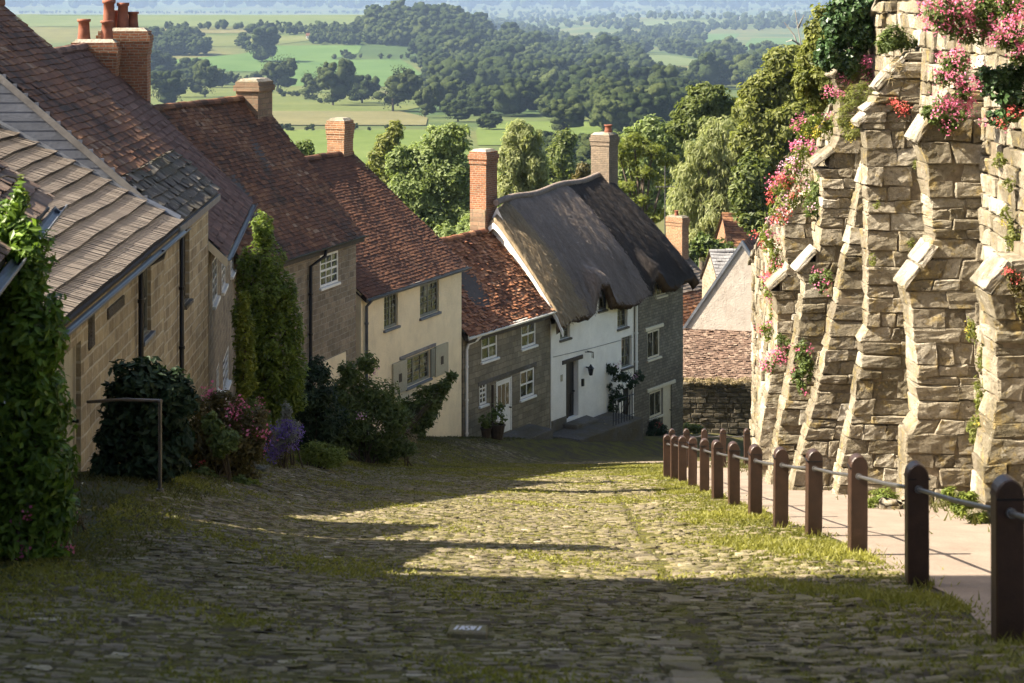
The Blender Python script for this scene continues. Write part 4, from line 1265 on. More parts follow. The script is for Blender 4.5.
def house_tall():
    Y0 = 36.22
    zb = gz(on_row(39) + 0.2, 39)
    h = House('cottage', 'taller golden house with grey boarded gable and mossy lower slates', 'house', on_row(Y0), Y0, zb, TH1)
    L = 6.5; ze = -3.85 - zb; D = 4.35; zr = ze + D * 0.865
    x0, z0 = h.fp(183.5, 305); x1, z1 = h.fp(189.5, 240)
    wop = (x0, x1, z0, ze - .08)
    mb = wall_mb(L, ze, -3, [wop], 0.2); shell(mb, L, D, ze, zr, -3); mb.build('wall', M['wall_golden'], h.root)
    window(h, *wop, nx=2, nz=3, frame='dark_wood', sill='step_stone', y=0.08)
    m = (zr - ze) / D; oh = 0.22
    e0 = np.array([0, -oh, ze - oh * m + .06]); rd = np.array([0, D, zr + .06]); Lv = np.linalg.norm(rd - e0); v = (rd - e0) / Lv
    cut = 1.15
    def tf2(a, b, n):
        return np.clip(rng.beta(2.2, 2.4, n) + 0.18 * np.sin(a * 1.1 + b * 1.7), 0, 1)
    mb = MB(); tiles(mb, e0 + v * cut, (1, 0, 0), v, L + .1, Lv - cut, 0.165, 0.26, 0.024, 0.035, tint_fn=tf2)
    e1 = np.array([0, 2 * D + oh, ze - oh * m + .06]); v2 = np.array([0, -D - oh, zr - ze + oh * m]); L2 = np.linalg.norm(v2); v2 /= L2
    tiles(mb, e1, (1, 0, 0), v2, L + .1, L2, 0.28, 0.4, 0.02)
    ro = mb.build('roof', M['tile_red'], h.root)
    ml = MB(); tiles(ml, e0 + np.array([0, 0, .015]), (1, 0, 0), v, L + .1, cut + .12, 0.21, 0.3, 0.035, 0.03, jit=1.7)
    ml.build('slate_eaves', M['tile_stone'], ro)
    dk = MB()
    for ya in (-oh + .03, 2 * D + oh - .03):
        za = ze - (oh - .03) * m
        dk.hexa([(.01, ya, za - .05), (L + .08, ya, za - .05), (L + .08, D, zr - .06), (.01, D, zr - .06), (.01, ya, za - .002), (L + .08, ya, za - .002), (L + .08, D, zr - .002), (.01, D, zr - .002)])
    dk.build('roof_deck', M['dark_wood'], ro)
    rb = MB(); rb.tube([(0, D, zr + .03), (L + .1, D, zr + .03)], .13, 10); rb.build('ridge', M['tile_red'], ro)
    # grey weatherboards on the near gable, above the neighbour's roof
    wb = MB(); z = ze - 0.1; k = 0
    while z < zr - .1:
        ya = max(-oh + .02, (z - ze) / m + 0.02); yb = 2 * D - ya
        if yb > ya:
            t = rng.random()
            n = int((yb - ya) / 2.4) + 1
            cuts = np.linspace(ya, yb, n + 1)
            for a, b in zip(cuts[:-1], cuts[1:]):
                wb.hexa([(-.05, a + .004, z), (-.005, a + .004, z), (-.005, b - .004, z), (-.05, b - .004, z), (-.046, a + .004, z + .164), (-.005, a + .004, z + .164), (-.005, b - .004, z + .164), (-.046, b - .004, z + .164)], 0, t)
        z += 0.165
    wb.build('weatherboard', M['grey_board'], h.root)
    bb = MB()
    for s in (1, -1):
        P = lambda y, z: (D + (y - D) * s, z)
        a = P(-oh - .02, ze - oh * m - .08); b = P(D, zr - .08); c = P(D, zr + .07); d = P(-oh - .02, ze - oh * m + .07)
        bb.hexa([(-.1, a[0], a[1]), (-.055, a[0], a[1]), (-.055, b[0], b[1]), (-.1, b[0], b[1]), (-.1, d[0], d[1]), (-.055, d[0], d[1]), (-.055, c[0], c[1]), (-.1, c[0], c[1])])
    bb.build('bargeboard', M['bargeboard'], h.root)
    eb = MB(); eb.box(0.3, L + .05, -oh - .03, -oh + .02, ze - oh * m - .14, ze - oh * m - .01); eb.build('eaves_board', M['bargeboard'], h.root)
    xp, _ = h.fp(177.5, 300)
    pipe(h, [(xp + .5, -.2, ze - .3), (xp + .4, -.12, ze - .36), (xp, -.08, ze - .55), (xp, -.08, -1.5)], .045)
    chimney(h, .1, 1.3, D - .45, D + .45, zr - 1.0, zr + 2.9, 'brick', [(.5, D, .4, .16), (1.0, D, .4, .16)])
    chimney(h, L - .8, L - .1, D - .05, D + .75, zr - 1.2, zr + 1.5, 'brick', [])
house_tall()

def house_plum():
    th = -4.5
    X0, Y0 = -6.36, 42.95
    zb = gz(X0 + .2, 47)
    h = House('cottage', 'plum tiled house with white sash windows and big brick chimneys', 'house', X0, Y0, zb, th)
    L = 11.2; ze = -5.05 - zb; D = 3.9; m = 0.98; zr = ze + D * m
    ops = []
    for pa, pb, yt, yb in ((212.6, 217.4, 262, 306), (221.6, 225.4, 258, 292), (230.6, 233.8, 250, 276)):
        x0, z0 = h.fp(pa, yb); x1, _ = h.fp(pb, yb); z1 = h.fp(pa, yt)[1]
        ops.append((x0, x1, z0, min(z1, ze - .12)))
    for pa, pb, yt, yb in ((216.6, 219, 369, 396), (223, 228.5, 361, 397)):
        x0, z0 = h.fp(pa, yb); x1, _ = h.fp(pb, yb); z1 = h.fp(pa, yt)[1]
        ops.append((x0, x1, z0, z1))
    ops = [o for o in ops]
    mb = wall_mb(L, ze, -3, ops, 0.12); shell(mb, L, D, ze, zr, -3); mb.build('wall', M['wall_brown'], h.root)
    for o in ops: window(h, *o, nx=2, nz=4, frame='white_paint', y=0.0, curtain=False)
    roof_slope(h, -.15, L + .2, D, ze, zr, M['tile_plum'], 0.2, 0.22, 0.03, oh=.36, sag=.03)
    gutter(h, -.1, L + .2, -.44, ze - .36 * m + .0, .06, 'gutter')
    bb = MB(); bb.hexa([(-.2, -.4, ze - .55), (-.15, -.4, ze - .55), (-.15, .7, ze + .5), (-.2, .7, ze + .5), (-.2, -.4, ze - .36), (-.15, -.4, ze - .36), (-.15, .7, ze + .69), (-.2, .7, ze + .69)]); bb.build('bargeboard', M['cream_paint'], h.root)
    # two brick stacks with their pots at the far gable
    ya = h.sp(120, 50, L)[0]; yb = h.sp(77, 50, L)[0]; zt = h.sp(90, 42, L)[1]
    chimney(h, L - 1.0, L - .2, ya, yb, zr - 3.2, zt, 'brick', [(L - .6, h.sp(84, 40, L - .6)[0], .56, .17), (L - .6, h.sp(107, 40, L - .6)[0], .52, .165)], 3, .07)
    ya = h.sp(149, 50, L + .3)[0]; yb = h.sp(101, 50, L + .3)[0]; zt = h.sp(120, 31, L + .3)[1]
    chimney(h, L - .15, L + .75, ya, yb, zr - 4.2, zt, 'brick', [(L + .1, h.sp(109, 40, L + .1)[0], .78, .17), (L + .5, h.sp(114, 40, L + .5)[0], .5, .15), (L + .2, h.sp(123, 40, L + .2)[0], .7, .16), (L + .4, h.sp(133, 40, L + .4)[0], .46, .15)], 3, .07)
house_plum()

def house_brown():
    th = 16.5
    X1, Y1 = pt(356, 0, 59.7)[:2]
    L = 7.0
    X0, Y0 = X1 - math.sin(R(th)) * L, Y1 - math.cos(R(th)) * L
    zb = gz(X1 - .5, Y1) - .2
    h = House('cottage', 'brown stone house with red tiles and white twelve pane window', 'house', X0, Y0, zb, th)
    ze = h.fp(353, 236)[1] + .27
    D, zr = h.sp(256, 98, L)
    ops = []
    x0, z1 = h.fp(320, 256); x1, _ = h.fp(338, 250); z0 = h.fp(320, 288)[1]
    ops.append((x0, x1, z0, z1))
    mb = wall_mb(L, ze, -3, ops, .06); shell(mb, L, D, ze, zr, -3); mb.build('wall', M['wall_brown'], h.root)
    window(h, *ops[0], nx=3, nz=4, frame='white_paint', fw=.06, bar=.035, y=0.0)
    def tf2(a, b, n):
        return np.clip(rng.beta(2.2, 2.2, n) + 0.12 * np.sin(a * 1.4 + b * 1.9), 0, 1)
    roof_slope(h, -1.2, L + .05, D, ze, zr, M['tile_red'], 0.125, 0.17, 0.022, oh=.28, sag=.07, tint_fn=tf2)
    gutter(h, 0, L, -.34, ze - .26, .055, 'iron')
    xp, _ = h.fp(308, 280)
    pipe(h, [(xp + .55, -.33, ze - .28), (xp + .5, -.3, ze - .5), (xp, -.08, ze - .72), (xp, -.08, -1)], .05)
    x0, z0 = h.fp(322, 362); x1, z1 = h.fp(345, 340)
    lb = MB(); lb.box(x0, x1, -.03, .02, z0 - .9, z0); lb.build('pale_patch', M['cream_render'], h.root)
    ya, yb = h.sp(258, 95, L - 1.1)[0], h.sp(236, 95, L - 1.1)[0]; zt = h.sp(248, 82, L - 1.1)[1]
    chimney(h, L - 1.1, L - .05, ya, yb, zr - 1.5, zt, 'brick_stone', [], 1, .06)
house_brown()

def house_cream():
    th = 20.9
    X0, Y0 = pt(361, 0, 60.0)[:2]
    zb = gz(-1.6, 67) - .1
    h = House('cottage', 'cream limewashed house with paired casements and sage shutters', 'house', X0, Y0, zb, th)
    L = 7.75
    ze = h.fp(361, 300)[1] + .18
    D, zr = h.sp(349, 153, L)
    ops = []
    for pa, pb, yt, yb in ((384, 398, 295, 330), (420, 439, 285.5, 318), (406, 430, 359, 388)):
        x0, z1 = h.fp(pa, yt); x1, _ = h.fp(pb, yt); z0 = h.fp(pa, yb)[1]
        ops.append((x0, x1, z0, z1))
    mb = wall_mb(L, ze, -3, ops, .16); shell(mb, L, D, ze, zr, -3); mb.build('wall', M['cream_render'], h.root)
    for i, o in enumerate(ops):
        window(h, *o, nx=4 if i < 2 else 3, nz=5, frame='grey_paint', fw=.075, y=.05, sill='lead', leaded=True, curtain=i == 2)
    def tf2(a, b, n):
        return np.clip(rng.beta(2.5, 2.5, n) + 0.08 * np.sin(a * 1.2 + b * 1.3), 0, 1)
    roof_slope(h, -.05, L + .12, D, ze, zr, M['tile_redder'], 0.12, 0.17, 0.02, oh=.2, sag=.05, tint_fn=tf2)
    gutter(h, 0, L + .12, -.27, ze - .16, .055, 'gutter')
    fb = MB(); fb.box(0, L + .1, -.2, -.17, ze - .26, ze - .12); fb.build('eaves_board', M['bargeboard'], h.root)
    pipe(h, [(.22, -.25, ze - .2), (.22, -.08, ze - .4), (.22, -.08, -1)], .05, 'lead')
    # shutters with their small dark cut-outs
    gx0, gx1, gz0, gz1 = ops[2]
    w = (gx1 - gx0) * .55
    for a, mt in ((gx0 - w - .04, 'sage_paint'), (gx1 + .34 , 'sage_paint')):
        s = MB(); s.box(a, a + w, -.06, -.005, gz0 - .05, gz1 + .02)
        so = s.build('shutter', M[mt], h.root)
        d = MB(); c = a + w * .5; zc = (gz0 * .55 + gz1 * .45); d.box(c - .11, c + .11, -.065, -.055, zc - .12, zc + .14); d.build('cut_out', M['dark_wood'], so)
    s = MB(); s.box(gx1 + .01, gx1 + .3, -.045, -.004, gz0, gz1); s.build('open_casement', M['grey_paint'], h.root)
    lintel(h, gx0 - .5, gx1 + .4, gz1 + .04, .1, 'bargeboard', .05)
    ya, yb = h.sp(344, 130, L - .75)[0], h.sp(327, 130, L - .75)[0]; zt = h.sp(336, 121, L - .75)[1]
    chimney(h, L - .75, L - .05, ya, yb, zr - 1.2, zt, 'brick_orange', [], 3, .05)
house_cream()

def house_tiled():
    th = 27.0
    X0, Y0 = pt(463, 0, 67.35)[:2]
    zb = gz(0, 70.5) - .1
    h = House('cottage', 'small grey stone cottage with orange tiles and white glazed front door', 'house', X0, Y0, zb, th)
    L = 6.6
    ze = h.fp(463, 337)[1] + .2
    D, zr = h.sp(488, 231, L)
    ops = []
    for pa, pb, yt, yb in ((481.5, 497.5, 335.5, 362), (521.5, 536, 323.5, 349), (520.3, 534.5, 372, 400), (479.5, 487, 383, 406)):
        x0, z1 = h.fp(pa, yt); x1, _ = h.fp(pb, yt); z0 = h.fp(pa, yb)[1]
        ops.append((x0, x1, z0, min(z1, ze - .1)))
    dx0, dz1 = h.fp(496.3, 382); dx1, _ = h.fp(511.8, 378); dz0 = h.fp(496.3, 436)[1]
    dop = (dx0, dx1, dz0, dz1)
    mb = wall_mb(L, ze, -3, ops + [dop], .14); shell(mb, L, D, ze, zr, -3); mb.build('wall', M['wall_grey'], h.root)
    for i, o in enumerate(ops):
        window(h, *o, nx=2, nz=2 if i < 3 else 4, frame='white_paint', fw=.075, bar=.04, y=.02, curtain=i in (0, 1))
    door(h, dx0 + .05, dx1 - .05, dz0, dz1 - .05, 'white_paint', 3, .03, 2, 'white_paint')
    lf = MB(); lf.box(dx0 + .5, dx0 + .72, .012, .028, dz0 + .86, dz0 + .92); lf.build('letter_box', M['iron'], h.root)
    lintel(h, ops[3][0] - .1, ops[2][1] + .12, dz1 + .06, .14, 'step_stone', .03)
    pp = MB(); pp.tube([(dx0 - .75, -.25, dz0 - .6), (dx0 - .75, -.25, dz1 + .05)], .045, 8); pp.build('porch_post', M['dark_wood'], h.root)
    def tf2(a, b, n):
        return np.clip(rng.beta(2.0, 2.0, n), 0, 1)
    roof_slope(h, -.02, L + .2, D, ze, zr, M['tile_orange'], 0.13, 0.18, 0.04, oh=.24, sag=.09, jit=2.0, tint_fn=tf2)
    gutter(h, 0, L, -.3, ze - .2, .055, 'white_paint')
    fb = MB(); fb.box(0, L, -.22, -.19, ze - .3, ze - .14); fb.build('eaves_board', M['white_paint'], h.root)
    pipe(h, [(.7, -.3, ze - .24), (.62, -.2, ze - .38), (.2, -.1, ze - .46), (.12, -.08, ze - .62), (.12, -.08, -.6)], .045, 'white_paint')
    st = MB(); chamfer(st, [[(dx0 - .1, -.95, dz0 - .6), (dx1 + 1.3, -.95, dz0 - .6), (dx1 + 1.3, -.02, dz0 - .6), (dx0 - .1, -.02, dz0 - .6), (dx0 - .1, -.95, dz0 - .12), (dx1 + 1.3, -.95, dz0 - .12), (dx1 + 1.3, -.02, dz0 - .02), (dx0 - .1, -.02, dz0 - .02)]], .02, [0.3])
    st.build('door_step', M['step_stone'], h.root)
    return h
H4 = house_tiled()

def house_thatched():
    th = 30.0
    X0, Y0 = pt(551, 0, 73.2)[:2]
    zb = gz(3.5, 77) - .1
    h = House('thatched_cottage', 'white and grey stone cottage under a thick sweeping thatched roof', 'house', X0, Y0, zb, th)
    L = h.fp(683, 400)[0]; xm = h.fp(634, 400)[0]
    D0, zr0 = h.sp(497, 200, 0); D1, zr1 = h.sp(605, 172, L)
    zl, zrr = h.fp(553, 318)[1], h.fp(683, 292)[1]
    ze = min(zl, zrr)
    def op(pa, pb, yt, yb):
        x0, z1 = h.fp(pa, yt); x1, _ = h.fp(pb, yt); z0 = h.fp(pa, yb)[1]
        return (x0, x1, z0, z1)
    W = {'a': op(560, 570, 321, 340), 'b': op(598.5, 606, 290, 311), 'c': op(617.5, 627.5, 310, 329), 'd': op(621.5, 632, 338, 369),
         'e': op(647.5, 660, 332, 360), 'f': op(649.5, 662, 393, 419), 'g': op(656, 666, 283, 297)}
    dr = op(566, 578.5, 364, 420); d2 = op(623, 633, 389, 438); d3 = op(663, 672, 387, 434)
    zt = min(zl, zrr) + .1
    for k in 'bg':
        zt = max(zt, W[k][2] - .01)
    A = [W[k] for k in 'abcd'] + [dr, d2]; B = [W[k] for k in 'efg'] + [d3]
    A2 = [o for o in A if o[3] < zt]; B2 = [o for o in B if o[3] < zt]
    for o in A + B:
        if o[3] >= zt:
            (A2 if o in A else B2).append((o[0], o[1], o[2], zt))
    def upper(mb, x0, x1):
        for o in A + B:
            if o[3] >= zt and x0 <= o[0] <= x1:
                a, b, t = o[0] - .22, o[1] + .16, o[3] + .1
                a = max(a, x0)
                for q in ((a, o[0], zt, t), (o[1], b, zt, t), (o[0], o[1], o[3], t)):
                    mb.add([(q[0], 0, q[2]), (q[1], 0, q[2]), (q[1], 0, q[3]), (q[0], 0, q[3])], [(0, 1, 2, 3)])
    mb = wall_mb(xm - .02, zt, -3, A2, .22); upper(mb, 0, xm - .02); mb.add([(0, 0, -3), (0, D0 * 2, -3), (0, D0 * 2, ze), (0, D0, zr0 - .25), (0, 0, zl - .1)], [(0, 1, 2, 3, 4)])
    mb.build('wall', M['white_render'], h.root)
    mb = wall_mb(L, zt, -3, B2, .2, xm); upper(mb, xm, L)
    mb.add([(L, 0, -3), (L, D1 * 2, -3), (L, D1 * 2, ze), (L, D1, zr1 - .5), (L, 0, zt - .1)], [(0, 1, 2, 3, 4)])
    mb.add([(0, D0 * 2, -3), (L, D1 * 2, -3), (L, D1 * 2, ze), (0, D0 * 2, ze)], [(0, 1, 2, 3)])
    o = mb.build('wall', M['wall_grey_fine'], h.root); o['label'] = 'grey stone half of the front wall'
    for k in 'abcd': window(h, *W[k], nx=2, nz=3, frame='grey_paint', fw=.06, y=.1, sill='step_stone', leaded=True)
    for k in 'ef': window(h, *W[k], nx=2, nz=1, frame='cream_paint', fw=.08, y=.03, sill='cream_paint')
    window(h, *W['g'], nx=2, nz=1, frame='cream_paint', fw=.07, y=.02, sill='cream_paint')
    for k, up in (('e', .04), ('f', .04)):
        x0, x1, z0, z1 = W[k]
        lintel(h, x0 - .22, (x1 if k == 'e' else d3[1]) + .25, z1 + .03, .14, 'cream_paint', .05)
    lintel(h, dr[0] - .3, dr[1] + .3, dr[3] + .01, .15, 'dark_wood', .04)
    lintel(h, d2[0] - .1, d2[1] + .06, d2[3] + .02, .22, 'white_paint', .06)
    door(h, dr[0] + .38, dr[1] - .02, dr[2], dr[3] - .02, 'black_door', 0, .19, 2)
    jm = MB(); jm.box(dr[0] + .002, dr[0] + .36, .1, .2, dr[2], dr[3] - .01); jm.build('door_jamb', M['dark_wood'], h.root)
    door(h, d2[0] + .02, d2[1] - .02, d2[2] - .3, d2[3] - .02, 'black_door', 0, .19, 2)
    door(h, d3[0], d3[1], d3[2], d3[3] - .02, 'cream_paint', 0, .06, 1)
    pipe(h, [(xm + .04, -.08, W['c'][3] + .05), (xm + .04, -.08, d2[3] + .5)], .06, 'white_paint')
    # lantern, number plate, sign bracket, cable
    lx, lz = h.fp(586, 372)
    lm = MB(); lm.box(lx - .02, lx + .02, -.2, -.0, lz + .16, lz + .2); lm.lathe((lx, -.2, lz - .12), [(0, 0), (.06, .02), (.11, .26), (.13, .27), (.05, .36), (.02, .42), (0, .43)], 6)
    lm.build('wall_lantern', M['iron'], h.root)
    lx, lz = h.fp(582, 382); lm = MB(); lm.box(lx - .06, lx + .06, -.07, -.002, lz - .15, lz + .12); lm.build('letter_box', M['iron'], h.root)
    lx, lz = h.fp(561.5, 378); lm = MB(); lm.box(lx - .07, lx + .07, -.02, -.002, lz - .12, lz + .12); lm.build('number_plate', M['sage_paint'], h.root)
    lx, lz = h.fp(585, 352); lm = MB(); lm.tube([(lx, 0, lz), (lx, -.35, lz + .02), (lx, -.35, lz - .2)], .018, 6); lm.tube([(lx + .18, 0, lz), (lx + .18, -.2, lz), (lx + .18, -.2, lz - .22)], .016, 6); lm.build('iron_bracket', M['iron'], h.root)
    c0, c1 = h.fp(553, 357), h.fp(632, 337)
    cb = MB(); cb.tube([(c0[0], -.015, c0[1]), ((c0[0] + c1[0]) / 2, -.015, (c0[1] + c1[1]) / 2 - .03), (c1[0], -.015, c1[1])], .012, 6); cb.build('cable', M['bargeboard'], h.root)
    # black plinth and steps in front of the black door
    pl = MB(); pl.box(.02, dr[0] - .02, -.04, .01, -3, dr[2] + .15); pl.build('plinth', M['step_stone'], h.root)
    st = MB()
    q = [(dr[0] - 1.7, dr[1] + 2.3, -1.5, .02, -.02), (dr[0] - .3, dr[1] + .5, -.6, .02, .16)]
    zz = dr[2] - .22
    v8 = [[(a, c, zz - 1.2), (b, c, zz - 1.2), (b, -.05, zz - 1.2), (a, -.05, zz - 1.2), (a, c, zz + e), (b, c, zz + e - .1), (b, -.05, zz + e), (a, -.05, zz + e)] for a, b, c, d, e in q]
    chamfer(st, v8, .03, [.2, .6]); st.build('door_step', M['step_stone'], h.root)
    rl = MB(); x0 = dr[1] + .25; x1 = dr[1] + 2.0
    for x in np.arange(x0, x1, .22): rl.tube([(x, -1.3, zz - .2), (x, -1.3, zz + .85)], .014, 6)
    rl.tube([(x0, -1.3, zz + .85), (x1, -1.3, zz + .8)], .018, 6); rl.tube([(x0, -1.3, zz + .1), (x1, -1.3, zz + .08)], .014, 6)
    rl.build('iron_railing', M['iron'], h.root)
    # ---- thatch: one thick skin over both slopes, its front edge lifting over the windows
    oy = -.62
    edge = [(553, 311), (560, 315), (571, 321.5), (583, 320.5), (596, 318.5), (599, 302), (601.5, 290), (606, 287), (610, 289), (613.5, 300), (617, 308), (626, 308.5), (634, 307.5), (646, 303), (652, 297), (655, 284), (658.5, 276.5), (662, 278), (666, 287), (669, 292), (676, 291), (682, 289), (687, 284)]
    ex = np.array([h.fp(a, b, oy)[0] for a, b in edge]); ezv = np.array([h.fp(a, b, oy)[1] for a, b in edge]) + .34
    nx = 150
    xs = np.linspace(-.22, L + .22, nx)
    ss = np.linspace(0, 1, 26)
    th_ = .3
    def top(x, s, back=False):
        f = np.clip(x / L, 0, 1)
        D = D0 + (D1 - D0) * f; zr = zr0 + (zr1 - zr0) * f + .05 * math.sin(x * 1.3)
        e = float(np.interp(x, ex, ezv)) if not back else ze - .3
        lo = min(ezv[0], ezv[-1])
        y0 = oy if not back else 2 * D - oy
        base = lo + (e - lo) * (1 - smooth(0.0, .34, s))
        z = base + (zr - base) * s + .2 * math.sin(math.pi * min(1, s * 1.05)) * (1 - s * .3)
        y = y0 + (D - y0) * s
        z -= .12 * (1 - smooth(0, .08, s)) + .1 * smooth(.9, 1.0, s)
        z += .02 * math.sin(x * 3.1 + s * 9) + .015 * math.sin(x * 7.7 - s * 5)
        end = smooth(-.4, 1.3, x + .22) * (1 - smooth(L - .3, L + .3, x) * .5)
        z -= .62 * (1 - end)
        return (x, y, z)
    rows = []
    for x in xs:
        fr = [top(x, s) for s in ss]
        bk = [top(x, s, True) for s in ss[::-1]][1:]
        t = fr + bk
        un = [(a, min(max(b, fr[0][1] + .28 + 0 * k), bk[-1][1] - .28) if True else b, c - th_) for k, (a, b, c) in enumerate(t)]
        rows.append(t + un[::-1])
    m = len(rows[0]); V = np.array(rows).reshape(-1, 3)
    V += rng.normal(0, .012, V.shape)
    fs = []; mi = []
    half = m // 2
    for i in range(nx - 1):
        for k in range(m):
            k2 = (k + 1) % m
            fs.append((i * m + k, (i + 1) * m + k, (i + 1) * m + k2, i * m + k2))
            x = (xs[i] + xs[i + 1]) / 2
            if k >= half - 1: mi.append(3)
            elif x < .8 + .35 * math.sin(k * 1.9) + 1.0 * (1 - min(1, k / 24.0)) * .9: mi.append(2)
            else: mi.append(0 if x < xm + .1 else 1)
    mb = MB(); mb.add(V, fs, np.array(mi))
    for i, rev in ((0, False), (nx - 1, True)):
        for k in range(half - 1):
            q = (i * m + k, i * m + k + 1, i * m + m - 2 - k, i * m + m - 1 - k)
            mb.f.append((np.array([q]), np.array([2]), np.array([.5])))
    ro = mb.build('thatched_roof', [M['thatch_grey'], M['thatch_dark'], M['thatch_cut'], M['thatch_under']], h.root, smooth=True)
    # stalk ends that roughen the skin
    fz = MB(); N = 26000
    xx = rng.uniform(-.2, L + .2, N); s_ = rng.random(N)
    P = np.array([top(a, b) for a, b in zip(xx, s_)])
    f = np.clip(xx / L, 0, 1); D = D0 + (D1 - D0) * f; zr = zr0 + (zr1 - zr0) * f
    v = np.stack([0 * f, -(D - oy), -(zr - ze)], 1); v /= np.linalg.norm(v, axis=1, keepdims=True)
    up = np.stack([0 * f, v[:, 2], -v[:, 1]], 1); up *= np.sign(up[:, 2:3])
    l = rng.uniform(.08, .2, N)[:, None]
    side = np.stack([rng.uniform(.006, .016, N), 0 * f, 0 * f], 1)
    wob = rng.normal(0, .1, (N, 3)) * l
    a = P - v * l * .3 + up * .005; b = P + v * l + up * rng.uniform(.01, .05, N)[:, None] + wob
    vv = np.stack([a - side, a + side, b + side, b - side], 1)
    cutl = xx < .8 + .9 * (1 - s_) * rng.uniform(.6, 1.1, N)
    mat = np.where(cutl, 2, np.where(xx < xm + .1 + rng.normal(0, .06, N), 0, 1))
    fz.add(vv.reshape(-1, 3), np.arange(N * 4).reshape(N, 4), mat)
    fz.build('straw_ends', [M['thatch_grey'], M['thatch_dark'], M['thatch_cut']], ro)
    # ridge roll
    rg = MB(); rg.tube([(x, D0 + (D1 - D0) * min(1, x / L), zr0 + (zr1 - zr0) * min(1, x / L) - .08 + .05 * math.sin(x * 1.3)) for x in np.linspace(-.1, L + .18, 30)], .12, 10)
    o = rg.build('ridge_roll', [M['thatch_grey']], ro, smooth=True)
    # raised gable kerb towards the tiled cottage
    gk = MB()
    n = 14
    for i in range(n):
        a, b = top(-.22, i / n), top(-.22, (i + 1) / n)
        gk.hexa([(-.27, a[1], a[2] - .36), (-.2, a[1], a[2] - .36), (-.2, b[1], b[2] - .36), (-.27, b[1], b[2] - .36), (-.27, a[1], a[2] - .16), (-.2, a[1], a[2] - .16), (-.2, b[1], b[2] - .16), (-.27, b[1], b[2] - .16)])
        a, b = top(-.22, i / n, True), top(-.22, (i + 1) / n, True)
        gk.hexa([(-.27, a[1], a[2] - .36), (-.2, a[1], a[2] - .36), (-.2, b[1], b[2] - .36), (-.27, b[1], b[2] - .36), (-.27, a[1], a[2] - .16), (-.2, a[1], a[2] - .16), (-.2, b[1], b[2] - .16), (-.27, b[1], b[2] - .16)])
    gk.build('gable_kerb', M['white_render'], h.root)
    ya, yb = h.sp(486, 180, -.4)[0], h.sp(470, 180, -.4)[0]; zt = h.sp(480, 152, -.4)[1]
    chimney(h, -.4, .4, ya, yb, zr0 - 2.4, zt, 'brick', [], 2, .06)
    bs = MB(); bs.box(-.43, .37, ya + .02, yb - .02, zr0 - 1.6, zr0 - .35); bs.build('chimney_base', M['brick_stone'], h.root)
    ya, yb = h.sp(609, 150, L - .75)[0], h.sp(591, 150, L - .75)[0]; zt = h.sp(600, 135, L - .75)[1]
    chimney(h, L - .75, L + .05, ya, yb, zr1 - 1.8, zt, 'brick_grey', [(L - .3, (ya + yb) / 2 - .15, .35, .17)], 2, .05)
    return h, zz
H5, H5Z = house_thatched()

# ---- beyond the bend
def house_gable():
    Yg = 96.0
    X0 = pt(684, 0, Yg)[0]
    zb = gz(X0 + 2, 94)
    h = House('cottage', 'house with a tall weathered white gable facing up the street', 'house', X0, Yg, zb, 106)
    xa_, za = h.fp(742, 243); L = xa_ * 2
    ze = h.fp(684, 328)[1]; zb2 = -1.5
    m = (za - ze) / xa_
    mb = MB()
    for y in (0, 8):
        mb.add([(0, y, zb2), (L, y, zb2), (L, y, ze), (xa_, y, za), (0, y, ze)], [(0, 1, 2, 3, 4)])
    for x in (0, L):
        mb.add([(x, 0, zb2), (x, 8, zb2), (x, 8, ze), (x, 0, ze)], [(0, 1, 2, 3)])
    mb.build('wall', M['gable_render'], h.root)
    ro = MB()
    for s in (0, 1):
        e = np.array([-.1 if s == 0 else L + .1, .0, ze - .1 * m]); r = np.array([xa_, .0, za]); v = r - e; Lv = np.linalg.norm(v); v /= Lv
        tiles(ro, e + np.array([0, 0, .03]), (0, 1, 0), v, 8.1, Lv, .2, .25, .03)
    o = ro.build('roof', M['tile_red'], h.root)
    kb = MB()
    for s in (0, 1):
        xb = -.12 if s == 0 else L + .12; zz = ze - .12 * m
        kb.hexa([(xb, -.08, zz - .1), (xb, .2, zz - .1), (xa_, .2, za - .1), (xa_, -.08, za - .1), (xb, -.08, zz + .12), (xb, .2, zz + .12), (xa_, .2, za + .12), (xa_, -.08, za + .12)])
    kb.build('verge_coping', M['lead'], o)
    # lean-to across the foot of the gable
    zt = h.fp(700, 329)[1]; yb = -2.4; zl = h.fp(700, 379, yb)[1]
    lr = MB(); e = np.array([-.6, yb, zl]); v = np.array([0, -yb, zt - zl]); Lv = np.linalg.norm(v); v /= Lv
    tiles(lr, e, (1, 0, 0), v, L + .8, Lv, .12, .18, .035, .05, jit=2.4)
    l2 = lr.build('lean_to_roof', M['tile_faded'], h.root)
    lw = MB(); lw.box(-.5, L + .1, yb + .25, -.01, -1.5, zl - .02); lw.build('lean_to_wall', M['wall_dark'], h.root)
    dk = MB(); dk.hexa([(-.58, yb, zl - .2), (L + .18, yb, zl - .2), (L + .18, 0, zt - .2), (-.58, 0, zt - .2), (-.58, yb, zl - .12), (L + .18, yb, zl - .12), (L + .18, 0, zt - .12), (-.58, 0, zt - .12)]); dk.build('roof_deck', M['dark_wood'], l2)
house_gable()

